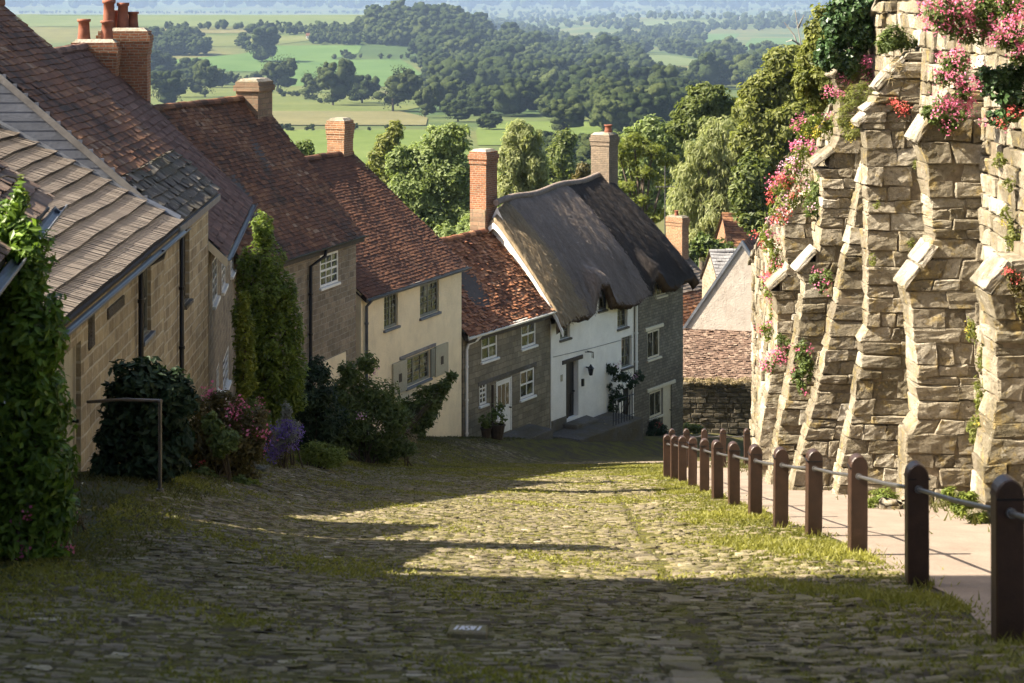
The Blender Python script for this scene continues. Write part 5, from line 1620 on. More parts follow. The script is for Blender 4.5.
def garden_wall():
    Yw = 91.0
    xa, xb = pt(676, 0, Yw)[0], pt(800, 0, Yw)[0]
    r = empty('garden_wall', (xa, Yw, gz(xa + 2, Yw)), 'dark high garden wall below the lean-to roof at the bend', 'wall')
    zb = gz(xa + 2, Yw)
    mb = MB(); v8 = []; T = []
    z = -1.0
    top = -384 * Yw / F - zb
    while z < top:
        x = rng.uniform(-.2, 0); hh = rng.uniform(.16, .26)
        while x < xb - xa:
            l = rng.uniform(.25, .55); o = rng.normal(0, .02)
            v8.append([(x, o, z), (x + l - .02, o, z), (x + l - .02, .4, z), (x, .4, z), (x, o, z + hh - .02), (x + l - .02, o, z + hh - .02), (x + l - .02, .4, z + hh - .02), (x, .4, z + hh - .02)])
            T.append(rng.random() * .3); x += l
        z += hh
    chamfer(mb, v8, .025, T, 0, .008); mb.build('wall_face', M['wall_dark'], r)
    c = MB(); c.box(-.1, xb - xa, .06, .36, -1, top - .05); c.build('wall_core', M['core'], r)
garden_wall()

def house_back(name_label, px, py, Y, th, L, rpx, rpy, mat, wall='wall_brown', chim=None, oh=.2):
    X1, Y1 = pt(px, 0, Y)[:2]
    X0, Y0 = X1 - math.sin(R(th)) * L, Y1 - math.cos(R(th)) * L
    zb = min(gz(X0, Y0), gz(X1, Y1))
    h = House('cottage', name_label, 'house', X0, Y0, zb, th)
    ze = h.fp(px, py)[1]
    if th > 60:
        D = 2.4 if L > 2 else 1.7; zr = -rpy * (Y + D) / F - zb
    else:
        D, zr = h.sp(rpx, rpy, L)
    mb = wall_mb(L, ze, -1.5, []); shell(mb, L, D, ze, zr, -1.5); mb.build('wall', M[wall], h.root)
    roof_slope(h, -.1, L + .1, D, ze, zr, M[mat], .22, .26, .035, oh=oh)
    return h, L, D, ze, zr
h, L, D, ze, zr = house_back('grey tiled house with tan chimney behind the thatched cottage', 711, 284, 109, 38, 9, 674, 243, 'tile_grey')
ya, yb = h.sp(682, 230, L - .75)[0], h.sp(666, 230, L - .75)[0]
chimney(h, L - .75, L - .1, ya, yb, zr - 1, h.sp(678, 216, L)[1], 'brick_orange', [(L - .5, (ya + yb) / 2, .3, .12)], 2, .06)
lo = MB(); e = np.array([0, -2.4, ze - 1.9]); v = np.array([0, 2.4, 1.9]); lv = np.linalg.norm(v); tiles(lo, e, (1, 0, 0), v / lv, L + 1, lv, .2, .22, .03); lo.build('lower_roof', M['tile_red'], h.root)
wl = MB(); wl.box(0, L + .9, -2.2, -.02, -2, ze - 1.95); wl.build('lower_wall', M['brick'], h.root)
xr = MB(); xr.box(L * .2, L * .2 + .5, .4, .9, ze, ze + 1.4); xr.build('stove_flue', M['cream_paint'], h.root)
h, L, D, ze, zr = house_back('pale slate outbuilding beside the weathered white gable', 746, 284, 103, 80, 1.35, 733, 251, 'slate_pale', 'wall_brown')
h, L, D, ze, zr = house_back('red brick house with two chimneys behind the valerian on the wall', 800, 246, 122, 86, 4.2, 800, 214, 'tile_red', 'brick')
chimney(h, h.fp(743, 230, D)[0], h.fp(757, 230, D)[0], D - .3, D + .4, zr - 1, -206 * (122 + D) / F - h.zb, 'brick', [(h.fp(749, 210, D)[0], D, .7, .16)], 2, .05)
chimney(h, h.fp(765, 200, D)[0], h.fp(786, 200, D)[0], D - .3, D + .5, zr - 1, -194 * (122 + D) / F - h.zb, 'brick_orange', [(h.fp(778, 190, D)[0], D, .9, .15)], 2, .06)

def aerial():
    Y = 107.0
    x, _, zt = pt(665, 166, Y); zb = pt(665, 262, Y)[2]
    r = empty('tv_aerial', (x, Y, zb), 'tall thin television aerial above the grey tiled roof', 'aerial')
    mb = MB(); mb.tube([(0, 0, -2.5), (0, 0, zt - zb)], .03, 6); mb.build('pole', M['rail'], r)
    mb = MB()
    zc = (zt - zb) * .78
    mb.tube([(-.5, 0, zc), (.5, 0, zc + .05)], .02, 6)
    for k in range(6): mb.tube([(-.45 + .18 * k, -.3, zc), (-.45 + .18 * k, .3, zc + .02)], .012, 5)
    mb.build('antenna', M['rail'], r)
aerial()
# ------------------------------------------------------------------ plants
def plant(name, label, cat, Y, blobs, n, L, W, mat, group=None, depth=0.8, flowers=(), stem='twig', sub=16, subr=0.36, trunk=None, base=None, fill=0.3, droop=0.0, yoff=None, up=.35, stems=True, zroot=None, crown='foliage', maxr=9):
    """A shrub or tree: blobs are (px, py, rx, ry[, dy]) in picture units at distance Y; they become real clumps with depth."""
    B = []
    for b in blobs:
        px, py, rx, ry = b[:4]
        dy = b[4] if len(b) > 4 else rng.uniform(-.3, .3) * min(rx * Y / F, 2)
        yy = Y + dy
        c = np.array(pt(px, py, yy)); r = np.array([rx * yy / F, min(max(rx, ry), 1.6 * min(rx, ry)) * yy / F * depth, ry * yy / F])
        B.append((c, r))
    if base is None:
        bx = np.mean([b[0][0] for b in B]); by = Y
    else:
        bx, by = base
    bz = gz(bx, by) if zroot is None else zroot
    o = np.array([bx, by, bz])
    root = empty(name, tuple(o), label, cat, group)
    P, N, T = cloud(B, n, sub, subr, fill, up)
    g = G(P[:, 0], P[:, 1])
    k = P[:, 2] > g + .02
    P, N, T = P[k], N[k], T[k]
    mb = MB()
    m = len(P)
    leaves(mb, P - o, N, L * rng.uniform(.7, 1.3, m), W * rng.uniform(.7, 1.3, m), T, 0, droop)
    mb.build(crown, M[mat], root, uv=False)
    if stems:
        st = MB()
        if trunk:
            tr, taper = trunk
            top = np.mean([b[0] for b in B], axis=0)
            hi = max(b[0][2] for b in B)
            p0 = o + [0, 0, -.3]; p1 = np.array([o[0] * .6 + top[0] * .4, o[1], o[2] + (hi - o[2]) * .45]); p2 = np.array([top[0], top[1], o[2] + (hi - o[2]) * .9])
            st.tube([p0 - o, (p0 + p1) / 2 - o + [.1 * tr, 0, 0], p1 - o, p2 - o], [tr, tr * .85, tr * .65, tr * .25], 10)
            for c, r in B[:14]:
                q = p1 + (p2 - p1) * rng.uniform(0, .6)
                mid = (q + c) / 2 + np.array([0, 0, .12 * np.linalg.norm(c - q)])
                st.tube([q - o, mid - o, c - o], [tr * .42, tr * .26, tr * .1], 7)
            st.build('trunk', M['bark'], root, smooth=True)
        else:
            for c, r in B[:maxr]:
                for _ in range(3):
                    p0 = np.array([bx + rng.normal(0, .12), by + rng.normal(0, .1), 0]); p0[2] = gz(p0[0], p0[1]) - .1
                    if zroot is not None: p0[2] = bz
                    e = p0 + (c + rng.normal(0, .3, 3) * r - p0) * .75
                    st.tube([p0 - o, (p0 + e) / 2 - o + rng.normal(0, .05, 3), e - o], [.022, .014, .005], 5)
            st.build('stems', M[stem], root)
    for fm, fn, fs, fb in flowers:
        fl = MB()
        bl = B if fb is None else [B[i] for i in fb]
        c = np.array([b[0] for b in bl]); r = np.array([b[1] for b in bl])
        heads = max(3, fn // 20)
        hi = rng.integers(0, len(bl), heads)
        d = unit(rng.normal(size=(heads, 3)) + np.array([-.1, -.5, .5]))
        hp = c[hi] + d * r[hi] * rng.uniform(.85, 1.1, (heads, 1))
        k = rng.integers(0, heads, fn)
        pp = hp[k] + rng.normal(0, fs * 1.35, (fn, 3))
        leaves(fl, pp - o, rng.normal(size=(fn, 3)) + [0, -.5, .6], fs * 1.15 * rng.uniform(.7, 1.3, fn), fs * .9 * rng.uniform(.7, 1.3, fn), rng.random(fn))
        fl.build('flowers', M[fm], root, uv=False)['kind'] = 'stuff'
    return root

# ---- left bank, near to far
plant('climber', 'tall bright green laurel climber filling the left edge', 'shrub', 17.2,
      [(20, 265, 34, 60), (34, 330, 34, 60), (15, 345, 45, 60), (42, 400, 34, 55), (10, 420, 50, 60), (44, 468, 34, 50), (20, 490, 45, 60), (46, 525, 32, 45), (10, 545, 50, 50), (50, 560, 20, 26), (-30, 300, 40, 90), (-40, 440, 50, 110), (8, 225, 18, 28), (18, 205, 9, 22)],
      24000, .1, .042, 'leaf_laurel', sub=26, subr=.3, fill=.45, flowers=[('pink', 120, .03, [7, 9])])
plant('vine_shoot', 'thin yellow vine shoot arching over the brown tiles', 'plant', 19.5, [(24, 196, 5, 6), (20, 182, 3, 8), (27, 204, 5, 5)], 60, .07, .035, 'leaf_lime', stems=False, zroot=-2.1, base=(-4.7, 19.5), sub=5)
def shoot():
    mb = MB(); P = [pt(26, 205, 19.5), pt(20, 190, 19.5), pt(15, 178, 19.5), pt(6, 176, 19.4), pt(-6, 180, 19.3)]
    o = np.array(P[0]); mb.tube([np.array(p) - o for p in P], [.012, .01, .009, .007, .004], 6)
    ob = mb.build('vine_shoot', M['twig'], loc=tuple(o)); tag(ob, 'dry looping vine stem hanging over the gutter at the left edge', 'plant')
shoot()
plant('flower_clump', 'small white flowers below the cottage door by the wall', 'plant', 23.6, [(86, 500, 14, 12), (100, 503, 8, 9), (74, 505, 10, 9)], 900, .05, .018, 'leaf_mid', flowers=[('white_flower', 220, .02, None)])
plant('flower_clump', 'pinkish dry tuft growing at the road edge beneath the climber', 'plant', 19.5, [(70, 520, 16, 10), (60, 512, 12, 8)], 500, .05, .015, 'leaf_red', flowers=[('pale_pink', 110, .02, None)])
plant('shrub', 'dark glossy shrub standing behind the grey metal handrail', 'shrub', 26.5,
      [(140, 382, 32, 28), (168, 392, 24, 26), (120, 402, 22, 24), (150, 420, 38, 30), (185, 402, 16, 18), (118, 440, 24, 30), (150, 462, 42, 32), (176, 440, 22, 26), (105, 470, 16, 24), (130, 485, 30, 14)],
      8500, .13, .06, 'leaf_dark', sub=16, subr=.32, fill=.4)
plant('shrub', 'reddish bushy shrub dotted with pink blooms beside the dark glossy shrub', 'shrub', 31,
      [(205, 415, 24, 26), (232, 425, 26, 24), (190, 440, 22, 30), (215, 455, 32, 26), (245, 450, 20, 24), (185, 470, 20, 20), (236, 470, 24, 16), (258, 425, 12, 20), (222, 400, 16, 12)],
      9000, .085, .035, 'leaf_red', sub=14, flowers=[('pink', 260, .045, [1, 4, 7, 8]), ('red_flower', 60, .035, [0, 2])])
plant('shrub', 'mid green bush under the red blooms near the wall corner', 'shrub', 30, [(225, 440, 18, 16), (205, 478, 14, 12), (240, 482, 10, 8), (212, 425, 12, 12)], 2200, .09, .04, 'leaf_mid')
plant('low_plants', 'bright low leaves at the road edge below the reddish shrub', 'plant', 30.5, [(200, 489, 18, 6), (230, 487, 16, 6), (178, 491, 12, 6), (250, 484, 10, 5)], 1300, .08, .04, 'leaf_lime', stems=False)
plant('cypress', 'tall dense dark cypress between the plum tiled and brown houses', 'tree', 43.6,
      [(263, 230, 14, 22), (266, 262, 21, 30), (268, 300, 27, 36), (270, 340, 31, 38), (272, 378, 32, 36), (262, 405, 30, 30), (285, 395, 22, 30), (258, 330, 20, 40), (247, 275, 13, 34), (244, 320, 14, 40), (248, 370, 16, 40), (292, 335, 13, 38), (288, 300, 12, 34), (296, 370, 13, 34)],
      25000, .11, .045, 'leaf_cypress', sub=30, subr=.28, fill=.3, trunk=(.16, 1), crown='crown', up=.9)
plant('conifer', 'small golden conifer in front of the tall dark cypress', 'tree', 41.2, [(244, 305, 7, 16), (245, 330, 11, 24), (246, 358, 12, 28), (246, 385, 12, 16)], 3600, .1, .04, 'leaf_gold', sub=16, subr=.3, trunk=(.07, 1), crown='crown', up=.9)
plant('lavender', 'purple lavender bush with silver tufts at the road edge', 'shrub', 38, [(282, 440, 14, 15), (292, 432, 10, 12), (276, 452, 10, 9)], 1500, .09, .015, 'leaf_grey', flowers=[('purple', 900, .04, None)], up=1.2)
plant('silver_plant', 'silver spiky plant rising beside the purple lavender', 'plant', 40, [(286, 412, 6, 12), (294, 428, 8, 10), (282, 424, 5, 10)], 700, .09, .03, 'leaf_grey', up=1.0)
plant('silver_plant', 'low silver mat spilling onto the road below the lavender', 'plant', 35, [(262, 470, 10, 6), (272, 476, 7, 4), (254, 465, 8, 5)], 700, .07, .02, 'leaf_grey', stems=False)
plant('valerian', 'pink valerian in front of the golden conifer', 'plant', 38.5, [(252, 410, 10, 14), (262, 425, 9, 14), (258, 446, 9, 12)], 1100, .07, .03, 'leaf_mid', flowers=[('pink', 300, .035, None)])
plant('low_plants', 'yellow green euphorbia mound at the foot of dark shrubs', 'plant', 42, [(316, 452, 16, 13), (335, 455, 14, 11), (304, 458, 10, 9), (326, 462, 20, 8)], 2600, .09, .03, 'leaf_lime', up=.9)
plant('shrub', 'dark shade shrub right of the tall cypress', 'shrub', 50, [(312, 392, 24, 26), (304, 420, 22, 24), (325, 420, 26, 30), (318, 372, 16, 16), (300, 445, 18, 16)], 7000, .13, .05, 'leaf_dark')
plant('shrub', 'large dark rose shrub in front of the cream house', 'shrub', 54.5, [(352, 372, 16, 14), (368, 362, 12, 12), (345, 395, 26, 22), (375, 395, 26, 22), (360, 420, 34, 26), (392, 420, 22, 22), (340, 440, 26, 18), (380, 446, 34, 16), (402, 448, 16, 12)],
      11000, .14, .055, 'leaf_mid', sub=18, fill=.35, flowers=[('pale_pink', 90, .05, [3, 4, 5])])
plant('climber', 'light green climber curving up across the cream house wall', 'shrub', 62.5, [(452, 378, 7, 7), (445, 386, 9, 9), (434, 397, 13, 15), (421, 408, 16, 20), (408, 418, 17, 24), (396, 426, 16, 22), (385, 412, 12, 16), (428, 416, 12, 13), (414, 436, 14, 18)], 8500, .16, .065, 'leaf_mid', sub=14, fill=.3, base=(-3.6, 61.5))
plant('low_plants', 'dry brownish stems at the foot of the rose shrub', 'plant', 55, [(410, 440, 10, 12), (404, 452, 10, 8)], 500, .12, .02, 'dry_stem', up=1.2)
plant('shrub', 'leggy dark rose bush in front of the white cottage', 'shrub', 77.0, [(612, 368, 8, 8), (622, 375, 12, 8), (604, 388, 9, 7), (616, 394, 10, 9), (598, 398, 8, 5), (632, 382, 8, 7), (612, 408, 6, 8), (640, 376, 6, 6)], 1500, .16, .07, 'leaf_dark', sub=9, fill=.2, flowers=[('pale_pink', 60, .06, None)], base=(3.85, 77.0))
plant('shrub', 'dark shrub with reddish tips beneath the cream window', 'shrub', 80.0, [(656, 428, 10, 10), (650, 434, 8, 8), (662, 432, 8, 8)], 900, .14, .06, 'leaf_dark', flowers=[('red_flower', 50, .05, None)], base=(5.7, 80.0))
plant('low_plants', 'dry scrubby heap beside the black door steps', 'plant', 74.8, [(596, 434, 8, 7), (586, 436, 8, 5), (604, 430, 6, 9)], 700, .14, .03, 'dry_stem', up=1.0, base=(2.9, 74.8))
plant('shrub', 'leafy shrub at the foot of the dark garden wall', 'shrub', 87.0, [(690, 428, 10, 7), (700, 431, 9, 6)], 700, .14, .06, 'leaf_mid', base=(7.8, 87.0))
plant('wall_plants', 'dry grass and weeds growing along the dark garden wall top', 'plant', 90.9, [(690 + 9 * i, 380 + (i % 3), 7, 4) for i in range(9)], 1500, .18, .03, 'dry_stem', base=(9.3, 91), zroot=-17.0, stems=False, up=1.2)

def handrail():
    x0, y0, _ = gpt(160, 497)
    Y = 24.2; X = (160 - 512) * Y / F; z = gz(X, Y)
    r = empty('handrail', (X, Y, z), 'grey metal handrail joined to the golden cottage wall', 'handrail')
    zt = -401 * Y / F - z
    mb = MB(); mb.tube([(0, 0, -.2), (0, 0, zt)], .022, 10); mb.tube([(0, 0, -.02), (0, 0, .05)], .045, 10)
    mb.build('post', M['rail'], r, smooth=True)
    xe = (88 - 512) * 26.0 / F - X
    mb = MB(); mb.tube([(.015, 0, zt), (xe / 2, .9, zt - .16), (xe, 1.8, -402 * 26.0 / F - z)], .022, 10); mb.build('rail', M['rail'], r, smooth=True)
handrail()

def pots():
    Y = 67.0
    for px, py, s, lab in ((497, 437, .26, 'dark pot with a leafy plant beside the white door'), (486, 436, .18, 'small dark pot left of the leafy potted plant')):
        X = (px - 512) * Y / F
        yy = Y + (0.3 if px < 490 else .5)
        z = gz(X, yy)
        r = empty('flower_pot', (X, yy, z), lab, 'flower pot')
        mb = MB(); mb.lathe((0, 0, 0), [(0, 0), (s * .7, 0), (s, s * 1.7), (s * 1.08, s * 1.7), (s * 1.08, s * 1.9), (s * .9, s * 1.9), (s * .85, s * 1.6), (0, s * 1.6)], 12); mb.build('pot', M['dark_wood'], r, smooth=False)
        lf = MB(); n = 220
        P, N, T = cloud([((0, 0, s * 3.2), (s * 1.3, s * 1.2, s * 1.8))], n, 8)
        leaves(lf, P, N, .14, .07, T); lf.build('foliage', M['leaf_mid'], r, uv=False)
pots()

# ---- valerian, ivy and weeds on the abbey wall
def on_wall(name, label, cat, Y, blobs, n, L, W, mat, flowers=(), **kw):
    px, py, rx, ry = blobs[0][:4]
    x, y, z = pt(px, py, Y)
    kw.setdefault('sub', 9); kw.setdefault('stems', False)
    return plant(name, label, cat, Y, blobs, n, L, W, mat, flowers=flowers, zroot=z - ry * Y / F * .5, base=(x + rx * Y / F * .4, Y + .1), depth=.8, **kw)
V = 'valerian'
on_wall(V, 'largest pink valerian hanging from the wall top at upper right', 'flowers', 28.0, [(985, 5, 50, 24), (945, 8, 26, 18), (1015, 25, 24, 22), (975, 30, 26, 14), (950, 22, 20, 16)], 2800, .1, .04, 'leaf_mid', [('pink', 1700, .035, None)])
on_wall(V, 'bright pink valerian above the second buttress coping', 'flowers', 30.6, [(953, 62, 16, 16), (948, 78, 14, 12), (962, 92, 12, 12), (940, 105, 10, 10), (958, 112, 12, 12)], 1300, .08, .035, 'leaf_mid', [('pink', 1000, .034, None)])
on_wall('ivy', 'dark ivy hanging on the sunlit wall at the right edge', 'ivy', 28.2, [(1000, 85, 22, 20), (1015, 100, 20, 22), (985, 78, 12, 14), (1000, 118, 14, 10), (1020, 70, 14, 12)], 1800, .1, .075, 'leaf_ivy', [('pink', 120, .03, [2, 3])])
on_wall(V, 'pink valerian at the right edge above the dark ivy', 'flowers', 27.6, [(1012, 42, 16, 12), (1020, 55, 10, 10), (998, 38, 10, 8)], 600, .08, .035, 'leaf_mid', [('pink', 380, .032, None)])
on_wall(V, 'small pink valerian below the ivy at the right edge', 'flowers', 28.0, [(1014, 116, 9, 7), (1004, 124, 6, 6)], 200, .07, .03, 'leaf_mid', [('red_flower', 130, .03, None)])
on_wall('wall_weed', 'green tuft on the shoulder of the tallest buttress', 'plant', 36.7, [(893, 38, 16, 14), (905, 42, 12, 12), (884, 46, 10, 8)], 1300, .14, .03, 'leaf_mid', [], up=1.0)
on_wall('wall_weed', 'red valerian tuft growing on the tallest buttress face', 'flowers', 36.3, [(898, 107, 13, 5), (906, 110, 8, 4)], 260, .06, .025, 'leaf_red', [('red_flower', 260, .03, None)])
on_wall('wall_weed', 'dry twiggy stems over the coping of the tallest buttress', 'plant', 36.5, [(900, 66, 14, 10), (890, 76, 12, 8), (908, 72, 8, 10)], 420, .3, .012, 'dry_stem', [])
on_wall('wall_weed', 'leafy tuft with pink heads on second buttress coping', 'flowers', 31.8, [(938, 116, 12, 12), (948, 126, 10, 10), (930, 112, 8, 8)], 700, .1, .05, 'leaf_mid', [('pink', 110, .03, None)])
on_wall('wall_weed', 'thin green weeds hanging in the corner of the second buttress', 'plant', 32.2, [(967, 150 + 24 * i, 5, 16) for i in range(9)], 900, .07, .03, 'leaf_olive', [('yellow_flower', 30, .025, None)])
on_wall('wall_weed', 'patch of weeds on the sunlit wall below the ivy', 'plant', 29.4, [(1000, 160, 8, 10), (1010, 185, 8, 8), (1014, 235, 10, 18), (1006, 215, 6, 10)], 500, .07, .03, 'leaf_olive', [('yellow_flower', 30, .025, None)])
on_wall('wall_weed', 'yellowish weeds beside the nearest buttress foot', 'plant', 28.8, [(985, 360, 8, 20), (980, 395, 8, 20), (976, 430, 10, 18), (972, 330, 6, 18)], 700, .08, .03, 'leaf_olive', [('yellow_flower', 50, .025, None)])
on_wall('wall_weed', 'red tinged weeds on the nearest buttress at the right edge', 'plant', 26.8, [(1018, 288, 9, 14), (1022, 310, 6, 12), (1010, 275, 8, 8)], 420, .08, .035, 'leaf_red', [('red_flower', 70, .03, None)])
on_wall('ivy', 'dark ivy mass over the far wall top above the buttresses', 'ivy', 41.5, [(852, 12, 24, 22), (838, 30, 20, 22), (860, 36, 14, 22), (828, 55, 14, 20), (846, 62, 12, 16), (868, 5, 14, 16)], 6000, .13, .09, 'leaf_ivy', [], sub=14)
on_wall('ivy', 'yellow green ivy bush overhanging the far wall end', 'ivy', 44.0, [(828, 30, 22, 24), (815, 55, 18, 24), (825, 80, 16, 20), (806, 80, 14, 18), (816, 100, 14, 14), (842, 18, 18, 22)], 6500, .12, .07, 'leaf_olive', [], sub=14)
on_wall(V, 'pink valerian below the leaning coping of the far buttress', 'flowers', 41.6, [(850, 72, 10, 10), (862, 62, 8, 10), (834, 96, 9, 8), (870, 78, 7, 9)], 700, .09, .04, 'leaf_mid', [('pink', 420, .04, None)])
on_wall('wall_weed', 'grassy brown tuft between the two far buttresses', 'plant', 41.0, [(856, 98, 16, 16), (846, 118, 14, 14), (868, 96, 10, 18), (852, 132, 12, 10)], 1500, .16, .018, 'leaf_olive', [('yellow_flower', 40, .03, None)], up=1.0)
on_wall(V, 'tall pink valerian cluster leaning out left of the far buttress', 'flowers', 44.5, [(803, 155, 16, 14), (796, 172, 16, 14), (780, 186, 14, 12), (788, 200, 16, 14), (778, 212, 12, 14), (806, 190, 14, 12)], 2000, .09, .035, 'leaf_lime', [('pale_pink', 380, .045, [0, 1, 3, 4]), ('pink', 340, .045, [0, 1, 2]), ('red_flower', 330, .045, [2, 3, 4])])
on_wall(V, 'green leafed valerian bush under the far buttress coping', 'flowers', 42.6, [(826, 178, 12, 14), (818, 195, 14, 14), (830, 200, 10, 12), (812, 210, 12, 10)], 1800, .11, .035, 'leaf_mid', [('pale_pink', 60, .04, None)])
on_wall(V, 'valerian with yellow and pink heads on the far wall', 'flowers', 45.5, [(812, 135, 14, 12), (826, 130, 12, 12), (800, 128, 10, 10), (836, 120, 10, 10), (815, 118, 10, 8)], 1400, .09, .035, 'leaf_lime', [('yellow_flower', 120, .035, [0, 1]), ('pink', 200, .04, [2, 3, 4])])
on_wall(V, 'mixed red and pink valerian at the far wall end', 'flowers', 50.5, [(772, 252, 10, 16), (778, 270, 10, 14), (768, 285, 9, 14), (776, 310, 9, 14), (768, 330, 8, 12), (764, 235, 8, 12)], 1700, .1, .04, 'leaf_lime', [('pink', 260, .045, None), ('red_flower', 260, .045, None)])
on_wall(V, 'valerian tuft with leafy base low on the raking buttress', 'flowers', 41.5, [(802, 352, 8, 12), (806, 368, 9, 14), (798, 378, 7, 12), (802, 388, 6, 8)], 1000, .1, .04, 'leaf_mid', [('pink', 90, .04, None)])
on_wall(V, 'small valerian sprouting from the upper raking buttress', 'flowers', 41.0, [(822, 285, 7, 9), (828, 276, 6, 8), (816, 278, 8, 7)], 500, .09, .035, 'leaf_mid', [('pink', 80, .04, None)])
on_wall(V, 'pink valerian low at the far wall end', 'flowers', 48.5, [(782, 342, 9, 9), (790, 352, 7, 7), (776, 358, 9, 8), (768, 368, 8, 8)], 700, .09, .035, 'leaf_mid', [('pink', 300, .045, None)])
on_wall('wall_weed', 'small weeds sprouting from the tallest buttress stones', 'plant', 36.3, [(912, 246, 6, 8), (872, 260, 5, 7), (876, 205, 5, 5), (916, 165, 4, 6)], 240, .06, .03, 'leaf_olive', [])
plant('grass_clump', 'lush grass clump below the second buttress', 'plant', 30.8, [(885, 496, 14, 10), (873, 506, 10, 9), (900, 512, 12, 7)], 1300, .1, .018, 'leaf_lime', up=1.4, stems=False)
plant('grass_clump', 'green weedy clump at the path edge under the nearest buttress', 'plant', 26.2, [(960, 505, 10, 14), (978, 522, 12, 12), (948, 494, 8, 8), (972, 500, 10, 10)], 1900, .1, .022, 'leaf_lime', up=1.2, stems=False)

# ---- trees behind the houses
plant('tree', 'pale green bushy tree left of the brick chimney', 'tree', 150, [(448, 140, 26, 20), (430, 165, 30, 26), (410, 195, 30, 28), (455, 175, 26, 28), (430, 215, 34, 28), (395, 225, 26, 26), (462, 210, 22, 30), (400, 160, 16, 18)], 24000, .36, .18, 'leaf_pale', sub=26, subr=.27, trunk=(.35, 1), crown='crown')
plant('tree', 'yellow green willow right of the brick chimney', 'tree', 142, [(522, 140, 22, 20), (515, 165, 22, 24), (535, 168, 18, 24), (508, 190, 20, 22), (530, 195, 22, 22)], 13000, .4, .13, 'leaf_willow', sub=24, subr=.27, trunk=(.3, 1), crown='crown', droop=.5)
plant('tree', 'reddish green tree standing at the left of the pale bushy tree', 'tree', 165, [(388, 145, 14, 16), (378, 165, 14, 18), (396, 132, 10, 12), (385, 185, 16, 20)], 3800, .42, .2, 'leaf_olive', sub=18, trunk=(.25, 1), crown='crown')
plant('tree', 'small bush tree beside the cream house chimney', 'tree', 120, [(303, 150, 12, 10), (296, 165, 10, 12), (310, 162, 9, 9)], 1500, .3, .14, 'leaf_mid', trunk=(.12, 1), crown='crown')
plant('tree', 'rounded tree directly behind the thatch ridge', 'tree', 118, [(470, 232, 16, 22), (486, 240, 14, 20), (452, 245, 18, 18), (500, 215, 12, 14)], 6000, .3, .15, 'leaf_pale', sub=18, trunk=(.2, 1), crown='crown')
plant('tree', 'dark blue green tree between willow and grey chimney', 'tree', 240, [(562, 160, 18, 22), (556, 180, 18, 18), (572, 185, 14, 16), (566, 140, 12, 12)], 4500, .6, .3, 'leaf_oak', sub=18, trunk=(.4, 1), crown='crown')
plant('tree', 'rusty leaved small tree left of the grey chimney', 'tree', 170, [(583, 170, 8, 10), (578, 182, 9, 9), (588, 184, 8, 8)], 1300, .4, .2, 'leaf_red', trunk=(.2, 1), crown='crown')
plant('pine', 'open crowned pine with dark leaning trunk behind the thatch', 'tree', 122, [(634, 142, 14, 9), (652, 150, 16, 9), (628, 160, 14, 8), (668, 160, 12, 8), (644, 172, 14, 8), (626, 186, 12, 7), (662, 182, 12, 8), (640, 200, 12, 8), (655, 215, 14, 9), (632, 222, 12, 9), (618, 150, 10, 8), (645, 240, 14, 8)], 7500, .34, .08, 'leaf_pine', sub=16, subr=.35, trunk=(.3, 1), crown='crown', depth=1.1)
plant('willow', 'large pale weeping willow beyond the grey tiled house', 'tree', 128, [(722, 132, 24, 20), (705, 152, 24, 22), (738, 152, 22, 24), (692, 180, 24, 24), (725, 180, 28, 26), (750, 185, 20, 26), (684, 210, 22, 26), (715, 215, 28, 28), (745, 220, 20, 24), (700, 240, 24, 20)], 21000, .42, .085, 'leaf_willow', sub=30, subr=.25, trunk=(.4, 1), crown='crown', droop=.6, depth=.9)
plant('tree', 'dark green broad tree above the willow crown', 'tree', 165, [(706, 98, 24, 16), (692, 112, 20, 16), (724, 112, 20, 18), (680, 128, 16, 14), (708, 128, 22, 16)], 10000, .45, .22, 'leaf_oak', sub=22, trunk=(.35, 1), crown='crown')
plant('tree', 'tall olive green tree rising at the right beyond the wall', 'tree', 118, [(790, 62, 30, 22), (775, 88, 30, 24), (808, 88, 28, 28), (762, 118, 26, 26), (795, 122, 32, 28), (825, 60, 22, 24), (745, 140, 18, 20), (770, 150, 28, 26), (800, 158, 28, 28), (755, 95, 20, 20), (775, 180, 26, 22)], 28000, .34, .16, 'leaf_olive', sub=28, subr=.26, trunk=(.4, 1), crown='crown')
plant('tree', 'rounded bright tree beneath the tall olive green tree', 'tree', 112, [(752, 175, 20, 22), (765, 198, 22, 20), (742, 200, 16, 20), (756, 222, 20, 16)], 5500, .36, .17, 'leaf_oak', sub=20, trunk=(.25, 1), crown='crown')
plant('tree', 'full green tree filling the gap behind the open pine', 'tree', 185, [(632, 140, 20, 16), (655, 132, 22, 18), (640, 165, 26, 20), (668, 158, 20, 20), (622, 180, 20, 20), (655, 190, 24, 22), (678, 140, 16, 18), (640, 212, 24, 18)], 13000, .45, .22, 'leaf_pale', sub=24, subr=.27, trunk=(.35, 1), crown='crown')
plant('tree', 'dense tree between the willow and the tall olive green tree', 'tree', 135, [(748, 110, 20, 20), (738, 128, 18, 18), (760, 132, 20, 22), (752, 155, 20, 20)], 8000, .36, .18, 'leaf_olive', sub=22, subr=.27, trunk=(.3, 1), crown='crown')
plant('conifer', 'small bright conical shrub beside the pale slate roof', 'tree', 112, [(712, 256, 6, 8), (712, 268, 8, 9), (714, 278, 8, 8)], 900, .2, .08, 'leaf_gold', trunk=(.08, 1), crown='crown')
plant('hedge', 'mixed green hedge behind the roofs of thatched and grey tiled houses', 'hedge', 116, [(620 + 14 * i, 246 + (i % 3) * 5, 12, 14) for i in range(9)], 5200, .32, .15, 'leaf_mid', stems=False)
